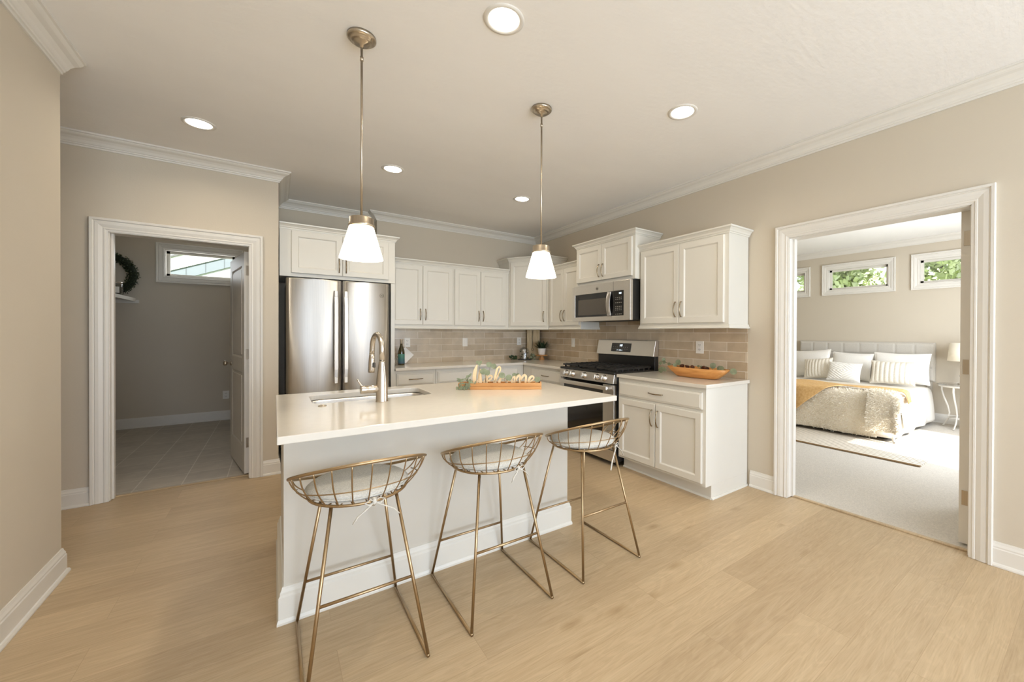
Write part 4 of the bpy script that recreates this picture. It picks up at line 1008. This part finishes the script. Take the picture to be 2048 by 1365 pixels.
mb = MB(); mb.smooth = True; mb.lathe([(.075, .0105), (.075, .11), (.068, .145), (.05, .170), (.02, .184), (.006, .188), (.005, .196), (.012, .204), (.012, .214), (.001, .218)], (0, 0, 0), 36, cap0=False); mb.build('dome', GLASS, t)
mb = MB(); mb.smooth = True; mb.lathe([(.001, .0105), (.024, .0105), (.024, .05), (.02, .055), (.012, .115), (.02, .13), (.024, .150), (.001, .152)], (0, 0, 0), 20); o = mb.build('candle_holder', PORC); o.location = (-.335, -.215, .914); tag(o, 'white candle holder under the glass dome', 'candle holder')
rn = random.Random(21)
def ground_leaves(cx, cy, n_, sx, sy, zr, r0, r1, seed):
    rn = random.Random(seed); out = []
    for _ in range(n_):
        a = rn.uniform(0, 2*PI); e = rn.uniform(-.1, 1.1); d = Vector((math.cos(a)*math.cos(e), math.sin(a)*math.cos(e), math.sin(e)))
        out.append(((cx+rn.uniform(-sx, sx), cy+rn.uniform(-sy, sy), .920+rn.random()*zr), d, (rn.uniform(-.5, .5), -1, .6), rn.uniform(r0, r1), rn.uniform(r0, r1)*.36))
    return out
sprig('eucalyptus_sprig', 'dark leafy sprig lying left of the glass dome', [(-.445, -.17, .918), (-.50, -.17, .93), (-.56, -.19, .925)], ground_leaves(-.52, -.19, 26, .055, .045, .05, .03, .045, 1), .002, LEAFD, 'sprigs by the glass dome')
sprig('eucalyptus_sprig', 'grey green leafy sprig lying right of the glass dome', [(-.25, -.26, .918), (-.225, -.30, .94), (-.215, -.33, .93)], ground_leaves(-.238, -.295, 22, .03, .04, .06, .03, .045, 2), .002, LEAF, 'sprigs by the glass dome')
sprig('eucalyptus_sprig', 'dark leafy sprig inside the glass dome around the candle', [(-.36, -.23, .926), (-.37, -.24, .98), (-.33, -.25, 1.03)], [((-.335+.045*math.cos(k*1.7), -.215+.045*math.sin(k*1.7), .93+.011*k), (math.cos(k), math.sin(k), .6), (0, -1, .5), .03, .011) for k in range(10)], .0015, LEAFD, 'sprigs by the glass dome')
# cutting board standing across the corner
t = thing('cutting_board', 'tall whitewashed wooden board leaning in the counter corner', 'board', (-.125, -.13, .9145), math.radians(-45+2))
mb = MB(); mb.box(-.098, -.022, -.012, .006, 0, .44); mb.box(.0, .098, -.012, .006, 0, .44); mb.box(-.022, .0, -.006, .006, 0, .44); mb.build('plank', BOARDW, t, bevel=.003)
mb = MB(); mb.smooth = True; mb.tube([(-.012+.004*math.sin(k*.9), -.016, .43-.022*k) for k in range(13)], .0035, 6); mb.build('cord', STEMM, t)
mb = MB(); mb.smooth = True; mb.tube([(-.012+.016*math.cos(2*PI*k/16), -.016, .145+.020*math.sin(2*PI*k/16)) for k in range(16)], .003, 6, True); mb.build('ring', STEMM, t)
# wine bottle group
t = thing('wine_bottle', 'green glass wine bottle with a teal label beside the fridge panel', 'bottle', (-2.08, -.225, .914))
BOT = plain('bottle_glass', srgb(58, 50, 18), .08, var=.2, vscale=8, spec=.7)
mb = MB(); mb.smooth = True; mb.lathe([(.001, 0), (.036, 0), (.038, .004), (.0385, .15), (.036, .175), (.022, .215), (.0155, .24), (.0145, .262)], (0, 0, 0), 32); mb.build('body', BOT, t)
mb = MB(); mb.smooth = True; mb.lathe([(.0152, .258), (.0152, .302), (.0162, .303), (.0162, .312), (.001, .313)], (0, 0, 0), 24); mb.build('capsule', plain('foil', srgb(206, 196, 180), .35, .6), t)
def label_mat():
    m, nt, p = newmat('teal_label'); v = coords(nt, (1, 1, 1)); sp_ = N(nt, 'ShaderNodeSeparateXYZ'); nt.links.new(v, sp_.inputs[0])
    n_ = N(nt, 'ShaderNodeTexNoise'); n_.inputs['Scale'].default_value = 70; nt.links.new(v, n_.inputs['Vector'])
    a_ = N(nt, 'ShaderNodeMath', operation='MULTIPLY_ADD'); nt.links.new(n_.outputs['Fac'], a_.inputs[0]); a_.inputs[1].default_value = .07; nt.links.new(sp_.outputs[2], a_.inputs[2])
    nt.links.new(ramp(nt, a_.outputs[0], [(.05, srgb(70, 92, 112)), (.10, srgb(64, 110, 112)), (.14, srgb(74, 128, 112))]), p.inputs['Base Color']); p.inputs['Roughness'].default_value = .5; return m
mb = MB(); mb.smooth = True; mb.lathe([(.0388, .018), (.0390, .019), (.0390, .134), (.0388, .135)], (0, 0, 0), 32, cap0=False, cap1=False); mb.build('label', label_mat(), t)
mb = MB(); mb.rings([[(-.105, 0, 0), (0, 0, -.105), (.105, 0, 0), (0, 0, .105)], [(-.105, .008, 0), (0, .008, -.105), (.105, .008, 0), (0, .008, .105)]], True, True, True); o = mb.build('marble_board', PORC, bevel=.002); o.location = (-1.985, -.045, 1.0215); o.rotation_euler = (-.12, 0, 0); tag(o, 'white square board leaning on its corner behind the wine bottle', 'board')
mb = MB(); mb.box(-.06, .06, 0, .008, 0, .15); o = mb.build('small_board', PORC, bevel=.002); o.location = (-2.175, -.07, .9145); o.rotation_euler = (-.15, 0, 0); tag(o, 'small white upright board against the fridge panel', 'board')
mb = MB(); mb.smooth = True; mb.lathe([(.001, 0), (.024, 0), (.034, .018), (.038, .045), (.034, .085), (.032, .085), (.036, .045), (.03, .018), (.001, .006)], (0, 0, 0), 24); o = mb.build('stemless_glass', GLASS); o.location = (-2.175, -.28, .914); tag(o, 'clear stemless wine glass left of the bottle', 'glass')
mb = MB(); mb.smooth = True
for k in range(9):
    a = 2*PI*k/9; mb.lathe([(.001, -.011), (.008, -.008), (.011, 0), (.008, .008), (.001, .011)], (.034*math.cos(a), .026*math.sin(a), .0115), 10)
o = mb.build('bead_garland', plain('grey_beads', srgb(170, 155, 138), .6)); o.location = (-2.145, -.20, .914); tag(o, 'ring of grey wooden beads lying left of the wine bottle', 'garland')

# ------------------------------------------------------------------ pantry: shelf, wreath, jar
t = thing('wall_shelf', 'white shelf on the pantry left wall under the wreath', 'shelf', (-5.45, 1.0, 1.735))
mb = MB(); mb.box(.001, .585, 0, 1.405, 0, .020); mb.build('board', TRIM, t, bevel=.002)
mb = MB(); mb.box(.565, .588, 0, 1.40, -.022, .022); mb.build('front_lip', TRIM, t, bevel=.002)
mb = MB(); mb.box(.001, .62, 1.385, 1.409, -.045, -.001); mb.build('cleat', TRIM, t, bevel=.002)
t = thing('boxwood_wreath', 'round dark green boxwood wreath on the pantry shelf', 'wreath', (-5.105, 2.325, 2.055))
WR = .235
mb = MB(); mb.smooth = True; mb.tube([(WR*math.cos(2*PI*k/40), 0, WR*math.sin(2*PI*k/40)) for k in range(40)], .04, 8, True); mb.build('frame', plain('moss', srgb(28, 36, 18), .9, var=.3, vscale=60), t)
mb = MB(); rn = random.Random(3)
for k in range(1500):
    a = rn.uniform(0, 2*PI); b = rn.uniform(0, 2*PI); rr_ = rn.uniform(.034, .052); c_ = Vector(((WR+rr_*math.cos(b))*math.cos(a), rr_*math.sin(b), (WR+rr_*math.cos(b))*math.sin(a)))
    d = Vector((math.cos(b)*math.cos(a), math.sin(b), math.cos(b)*math.sin(a)))+Vector((rn.uniform(-.8, .8), rn.uniform(-.8, .8), rn.uniform(-.8, .8)))
    d.normalize(); s_ = d.cross(Vector((rn.random()-.5, rn.random()-.5, rn.random()-.5))).normalized(); L = rn.uniform(.018, .03); w = .007
    mb.add([c_, c_+d*L*.5+s_*w, c_+d*L, c_+d*L*.5-s_*w], [(0, 1, 2, 3)])
mb.build('foliage', plain('boxwood_leaf', srgb(44, 58, 26), .6, var=.4, vscale=50), t, recalc=False)
t = thing('glass_jar', 'glass jar with a white tag on the pantry shelf', 'jar', (-4.935, 1.92, 1.757))
mb = MB(); mb.smooth = True; mb.lathe([(.001, 0), (.058, 0), (.060, .005), (.060, .135), (.052, .150)], (0, 0, 0), 28); mb.build('body', glassy('jar_glass', (.75, .75, .72, 1), .08), t)
mb = MB(); mb.smooth = True; mb.lathe([(.055, .148), (.057, .150), (.057, .166), (.001, .168)], (0, 0, 0), 28); mb.build('lid', NICKEL, t)
mb = MB(); mb.box(-.028, .040, -.0625, -.0610, .028, .105); mb.build('tag', PLASTIC, t)
mb = MB(); mb.box(-.008, .008, -.10, -.085, 0, .185); o = mb.build('picture_frame_post', TRIM); o.location = (-4.985, 1.92, 1.757); o.name = 'white_post'; tag(o, 'thin white post standing left of the jar on the pantry shelf', 'decoration')

# ------------------------------------------------------------------ bedroom
def rug_mat():
    m, nt, p = newmat('striped_rug'); v = coords(nt); sp_ = N(nt, 'ShaderNodeSeparateXYZ'); nt.links.new(v, sp_.inputs[0])
    ml = N(nt, 'ShaderNodeMath', operation='MULTIPLY'); ml.inputs[1].default_value = 2*PI/.058; nt.links.new(sp_.outputs[0], ml.inputs[0])
    s_ = N(nt, 'ShaderNodeMath', operation='SINE'); nt.links.new(ml.outputs[0], s_.inputs[0])
    nt.links.new(ramp(nt, s_.outputs[0], [(.0, srgb(226, 217, 202)), (.55, srgb(222, 212, 196)), (.7, srgb(150, 134, 112))]), p.inputs['Base Color']); p.inputs['Roughness'].default_value = .95
    n_ = N(nt, 'ShaderNodeTexNoise'); n_.inputs['Scale'].default_value = 120; nt.links.new(v, n_.inputs['Vector'])
    bp_ = N(nt, 'ShaderNodeBump'); bp_.inputs['Strength'].default_value = .6; bp_.inputs['Distance'].default_value = .004; nt.links.new(n_.outputs['Fac'], bp_.inputs['Height']); nt.links.new(bp_.outputs[0], p.inputs['Normal']); return m
t = thing('area_rug', 'striped cream rug at the foot of the bed', 'rug', (1.84, -4.16, .0045))
mb = MB(); mb.box(0, .98, 0, 2.9, 0, .012); mb.build('pile', rug_mat(), t, bevel=.004)
mb = MB(); mb.box(-.022, .004, 0, 2.9, 0, .016); mb.build('border', plain('jute', srgb(150, 124, 92), .95, var=.3, vscale=90, bump=.8, bscale=120), t, bevel=.005)
XF, YR, YLf, ZT = 2.70, -3.70, -1.80, .53
t = thing('bed', 'wide bed with grey tufted headboard in the bedroom', 'bed', (3.6, -2.75, .004))
mb = MB(); mb.box(XF+.06-3.6, 4.58-3.6, YR+.04+2.75, YLf-.04+2.75, .05, .27)
for x in (XF+.22, 4.45):
    for y in (YR+.1, YLf-.1): mb.box(x-3.63, x-3.57, y+2.72, y+2.78, 0, .05)
mb.build('base', plain('dark_bed_base', srgb(92, 90, 86), .8), t, bevel=.01)
mb = MB(); mb.box(XF+.05-3.6, 4.57-3.6, YR+.02+2.75, YLf-.02+2.75, .27, .50); mb.build('mattress', WHITEF, t, bevel=.04, segs=4)
# headboard with tufted squares
mb = MB(); mb.smooth = True; hb0, hb1, hz0, hz1 = -3.722, -1.86, .60, 1.185; nc, nr_ = 8, 3
cwid = (hb1-hb0)/nc; rh = .19
def hb(u, v):
    y = hb0+(hb1-hb0)*u; z = hz0+(hz1-hz0)*v
    fy = abs(math.sin(PI*(y-hb0)/cwid)); fz = abs(math.sin(PI*(hz1-z)/rh))
    q = min(1, fy*5)**.7*min(1, fz*5)**.7
    e = min(u*(hb1-hb0), (1-u)*(hb1-hb0), v*(hz1-hz0), (1-v)*(hz1-hz0)); ed = min(1, e/.03)
    return (4.69-3.6-.055*math.sqrt(max(0, 1-(1-ed)**2))-.013*q*ed, y+2.75, z-.004)
mb.grid(hb, 130, 44); 
mb.smooth = False; mb.box(4.66-3.6, 4.695-3.6, hb0+.002+2.75, hb1-.002+2.75, hz0, hz1-.004)
for y in (-3.66, -1.92): mb.box(4.665-3.6, 4.69-3.6, y-.03+2.75, y+.03+2.75, 0, hz0+.02)
mb.build('headboard', UPH, t, recalc=False)
soft = lambda d, r=.05: (d+math.sqrt(d*d+r*r))/2
def fold(a, b, off, fl=.10, seed=0.0, floor=.012, wav=1.0):
    xf, yr, yl = XF-off, YR-off, YLf+off
    d1 = soft(xf-a); d2 = soft(yr-b); d3 = soft(b-yl)
    wv = .014*wav*math.sin(b*11+seed)*min(1, d1*4)
    wv2 = .014*wav*math.sin(a*12+seed*2)*min(1, (d2+d3)*4)
    drop = (d1**3+d2**3+d3**3)**(1/3)
    x = a+d1-fl*d1+wv; y = b+d2-fl*d2-d3+fl*d3+wv2
    top = .006*math.sin(a*7+seed)*math.sin(b*6+1+seed)*wav
    z = ZT+off-drop+top
    if z < floor: 
        ex = floor-z; z = floor; x -= ex*.25*(d1 > .05); y -= ex*.25*(d2 > .05)
    return (x, y, z)
def cloth(name, label, mat, a0, a1, b0, b1, off, nu, nv, cat, seed=0, alow=None, ahigh=None, thick=.012, fl=.10, floor=.012, wav=1.0, fur=0):
    mb = MB(); mb.smooth = True
    def f(u, v):
        b = b0+(b1-b0)*v; lo = alow(b) if alow else a0; hi = ahigh(b) if ahigh else a1
        return fold(lo+(hi-lo)*u, b, off, fl, seed, floor, wav)
    mb.grid(f, nu, nv)
    if fur:
        rn = random.Random(int(seed*10)+4); mb.smooth = False
        for _ in range(fur):
            u, v = rn.random(), rn.random(); p = Vector(f(u, v)); q = Vector(f(min(1, u+.02), v)); r_ = Vector(f(u, min(1, v+.02)))
            e1, e2 = (q-p), (r_-p); n_ = e1.cross(e2)
            if n_.length < 1e-9: continue
            n_.normalize()
            if n_.z < -.2 or (abs(n_.z) < .3 and n_.x > 0): n_ = -n_
            g = Vector((rn.uniform(-1, 1), rn.uniform(-1, 1), rn.uniform(-1.2, .3))); d = (n_*.8+g*.55).normalized(); s_ = d.cross(n_).normalized()*.0035
            L = rn.uniform(.022, .042); k_ = p+n_*.004
            mb.add([k_-s_, k_+s_, k_+d*L], [(0, 1, 2)])
    return tag(mb.build(name, mat, None, solid=0 if fur else thick, recalc=False), label, cat)
cloth('comforter', 'white comforter covering the bed down to the carpet', WHITEF, XF-.49, 4.50, YR-.49, YLf+.45, .012, 60, 90, 'bedding', 1.0, thick=.016, fl=.06, floor=.028)
cloth('knit_blanket', 'cream fleece blanket spread across the bed below the pillows', CREAMF, 2.95, 3.78, YR-.44, YLf+.35, .036, 40, 100, 'blanket', 2.0, thick=.016, fl=.14)
fur_ = cloth('fur_throw', 'shaggy cream fur throw over the foot of the bed', FUR, XF-.62, 2.90, -3.60, YLf+.1, .052, 50, 100, 'throw', 3.0, fl=.10, floor=.06, fur=9000, wav=.6)
fc_ = cloth('folded_corner', 'shaggy folded corner of fur', FUR, XF-.55, 2.80, -3.98, -3.50, .082, 40, 30, 'throw', 5.0, fl=.16, floor=.06, fur=3500); del fc_['category']; fc_.parent = fur_
cloth('tan_blanket', 'tan velvet blanket draped across the bed and hanging at the foot', TANF, 2.8, 3.1, YR-.24, -1.9, .088, 40, 110, 'blanket', 4.0, alow=lambda b: (2.62-.42*min(1.2, (b+3.05)/.40)) if b > -3.05 else 2.62+.22*min(1, (-3.05-b)/.12)+.12*max(0, min(1, (-3.3-b)/.4)), ahigh=lambda b: 3.13+.03*math.sin(b*9), thick=.010, fl=.12, wav=1.8)
def pillow(name, label, mat, c, w, h, t_, lean=.25, yaw=0, roll=0, ribs=0, group='pillows on the bed', diamond=False):
    """front faces -x; c = centre; w along y, h up"""
    mb = MB(); mb.smooth = True; n_ = 36
    def f(u, v, s):
        a, b = 2*u-1, 2*v-1
        pinch = 1-.07*(1-abs(b)**2)*(abs(a)**6)-.0; pin2 = 1-.07*(1-abs(a)**2)*(abs(b)**6)
        k = max(0, (1-a*a))**.55*max(0, (1-b*b))**.55
        d = s*(t_/2*k+.002)
        if ribs and s > 0: d += .010*abs(math.sin(PI*ribs*u))**.7*min(1, k*3)
        if diamond and s > 0: d += .007*abs(math.sin(PI*4*(abs(a)+abs(b))))*min(1, k*3)
        return (-d, -a*w/2*pinch, b*h/2*pin2)
    N_ = n_*3 if (ribs or diamond) else n_
    M_ = N_ if diamond else n_
    mb.grid(lambda u, v: f(u, v, 1), N_, M_); mb.grid(lambda u, v: f(1-u, v, -1), N_, M_)
    rim_ = [f(u, 0, 0) for u in [k/40 for k in range(41)]]+[f(1, v, 0) for v in [k/40 for k in range(1, 41)]]+[f(1-u, 1, 0) for u in [k/40 for k in range(1, 41)]]+[f(0, 1-v, 0) for v in [k/40 for k in range(1, 40)]]
    mb.tube(rim_, .006, 6, True)
    o = mb.build(name, mat, None, recalc=False); o.location = c; o.rotation_euler = (roll, lean, yaw)
    return tag(o, label, 'pillow', group)
pillow('sleeping_pillow', 'large white pillow at the right end of the bed', WHITEF, (4.37, -3.395, .80), .66, .46, .17, .22, .05)
pillow('sleeping_pillow', 'large cream pillow in the middle against the headboard', WHITEF, (4.34, -2.77, .79), .56, .44, .16, .25, -.03, .03)
pillow('sleeping_pillow', 'large white pillow with flanged edge at the left end', WHITEF, (4.34, -2.17, .80), .62, .46, .17, .25, -.05, -.09)
pillow('throw_pillow', 'cream ribbed cushion in front of the right white pillow', CREAMF, (4.11, -3.36, .74), .52, .34, .16, .25, .04, 0, 9)
pillow('throw_pillow', 'cream ribbed cushion in front of the left pillow', CREAMF, (4.10, -2.38, .735), .44, .34, .16, .3, -.1, -.12, 9)
pillow('throw_pillow', 'white cushion with raised diamond pattern in front of all', WHITEF, (3.96, -2.80, .72), .44, .30, .15, .35, .05, .03, 0, 'pillows on the bed', True)
# nightstand and lamp
NX, NY, NZ = 4.40, -4.06, .61
t = thing('nightstand', 'small white table with curved legs and glass top beside the bed', 'table', (NX, NY, .004))
mb = MB(); mb.smooth = True; mb.lathe([(.001, NZ-.004), (.27, NZ-.004), (.272, NZ), (.27, NZ+.004), (.001, NZ+.004)], (0, 0, 0), 40); mb.build('glass_top', GLASS, t)
mb = MB(); mb.smooth = True; mb.lathe([(.235, NZ-.030), (.25, NZ-.030), (.25, NZ-.005), (.235, NZ-.005)], (0, 0, 0), 40, cap0=False, cap1=False); mb.build('apron', TRIM, t, solid=.004)
for k in range(4):
    a = math.radians(75+90*k); mb = MB(); mb.smooth = True
    mb.tube([(math.cos(a)*r_, math.sin(a)*r_, z) for r_, z in ((.235, NZ-.01), (.24, .52), (.215, .42), (.17, .30), (.15, .20), (.17, .10), (.215, .02), (.23, .004))], [.012, .012, .011, .010, .009, .009, .009, .008], 8); mb.build('leg', TRIM, t)
mb = MB(); mb.smooth = True; mb.lathe([(.001, .14), (.15, .14), (.155, .146), (.001, .152)], (0, 0, 0), 32); mb.build('lower_shelf', TRIM, t)
t = thing('table_lamp', 'cream shaded table lamp with crystal base on the nightstand', 'lamp', (NX, NY, NZ+.0085))
mb = MB(); mb.smooth = True; mb.lathe([(.001, 0), (.06, 0), (.06, .012), (.012, .02)], (0, 0, 0), 24); mb.build('foot', NICKEL, t)
CRY = plain('crystal', srgb(236, 236, 234), .08, var=.3, vscale=80, spec=.8)
mb = MB()
for k, (z, r_) in enumerate(((.055, .036), (.115, .044), (.178, .036))): mb.lathe([(.008, z-.03), (r_, z-.008), (r_, z+.008), (.008, z+.03)], (0, 0, 0), 8)
mb.smooth = True; mb.lathe([(.006, .015), (.006, .33)], (0, 0, 0), 8); mb.build('stem', CRY, t)
mb = MB(); mb.smooth = True; mb.lathe([(.165, .325), (.145, .575)], (0, 0, 0), 36, cap0=False, cap1=False); mb.build('lamp_shade', plain('cream_shade', srgb(238, 228, 208), .8), t, solid=.003)

# ------------------------------------------------------------------ outdoors
mb = MB(); mb.box(-40, 60, -40, 40, -.6, -.4); struct(mb.build('ground', plain('lawn', srgb(120, 140, 80), .9, var=.2, vscale=3)))
FOL = plain('tree_leaf', srgb(216, 232, 186), .6, var=.35, vscale=1.6)
BARK = plain('bark', srgb(90, 76, 60), .9)
def tree(label, x, y, h, r, seed):
    t = thing('tree', label, 'tree', (x, y, -.4), 0, 'trees behind the bedroom'); rn = random.Random(seed)
    mb = MB(); mb.smooth = True; mb.tube([(0, 0, 0), (.05, .02, h*.4), (-.05, 0, h*.8)], [.16, .12, .05], 10); mb.build('trunk', BARK, t)
    mb = MB()
    blobs = [(rn.uniform(-.6, .6)*r, rn.uniform(-.75, .75)*r, h*.25+rn.random()*h*.65, r*rn.uniform(.4, .55)) for _ in range(24)]
    for bx_, by_, bz_, br in blobs:
        for _ in range(230):
            d = Vector((rn.gauss(0, 1), rn.gauss(0, 1), rn.gauss(0, 1))).normalized(); c_ = Vector((bx_, by_, bz_))+d*br*rn.uniform(.7, 1.05)
            a_ = Vector((rn.uniform(-1, 1), rn.uniform(-1, 1), rn.uniform(-1, 1))).normalized(); b_ = a_.cross(d); s_ = rn.uniform(.06, .13)
            if b_.length < .01: continue
            b_ = b_.normalized()*s_*.6; a_ = a_*s_; mb.add([c_-a_, c_+b_, c_+a_, c_-b_], [(0, 1, 2, 3)])
    mb.build('foliage', FOL, t, recalc=False)
for k, (x, y, h, r, lb) in enumerate(((9.6, -3.95, 5.0, 1.1, 'bright green tree seen in the right bedroom window, nearer row'), (9.6, -1.1, 5.2, 1.1, 'bright green tree seen in the middle bedroom window, nearer row'), (9.6, 1.75, 5.0, 1.1, 'bright green tree seen in the left bedroom window, nearer row'), (12.6, -2.4, 6.2, 1.15, 'green tree seen between right and middle bedroom windows, farther row'), (12.6, .6, 6.4, 1.15, 'green tree seen in the left of the middle bedroom window, farther row'), (12.6, 3.6, 6.2, 1.15, 'green tree farthest left behind the left bedroom window'))): tree(lb, x, y, h, r, k)
# neighbouring house beyond the pantry window: gable eave with soffit
t = thing('neighbor_house', 'pale neighbouring house gable seen through the pantry window', 'house', (-5, 7.2, -.4))
SIDING = brick('pale_siding', srgb(226, 232, 236), srgb(226, 232, 236), srgb(196, 204, 210), 4, .16, .006, (0, 2), .6, .5, .02, .1)
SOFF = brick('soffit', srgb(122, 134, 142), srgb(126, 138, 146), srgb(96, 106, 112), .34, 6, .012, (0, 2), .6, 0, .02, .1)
WHT = plain('white_fascia', srgb(245, 246, 246), .6)
zu = lambda x: 3.203+.42*x
XA, XC = -2.6, 2.4
slantb = lambda y0, y1, a, b: [[(x, y0, zu(x)+a), (x, y1, zu(x)+a), (x, y1, zu(x)+b), (x, y0, zu(x)+b)] for x in (XA, XC)]
mb = MB(); mb.rings([[(x, .02, 0), (x, 4, 0), (x, 4, zu(x)+.1), (x, .02, zu(x)+.1)] for x in (XA, XC)], True, True, True); mb.build('wall', SIDING, t)
mb = MB(); mb.rings(slantb(-.02, .1, -.25, 0), True, True, True); mb.build('soffit', SOFF, t)
mb = MB(); mb.rings(slantb(-.05, .1, 0, .30), True, True, True); mb.build('fascia', WHT, t)
mb = MB(); mb.rings(slantb(-.08, 4.2, .30, .335), True, True, True); mb.build('roof', plain('grey_shingle', srgb(110, 112, 114), .9, var=.2, vscale=20), t)
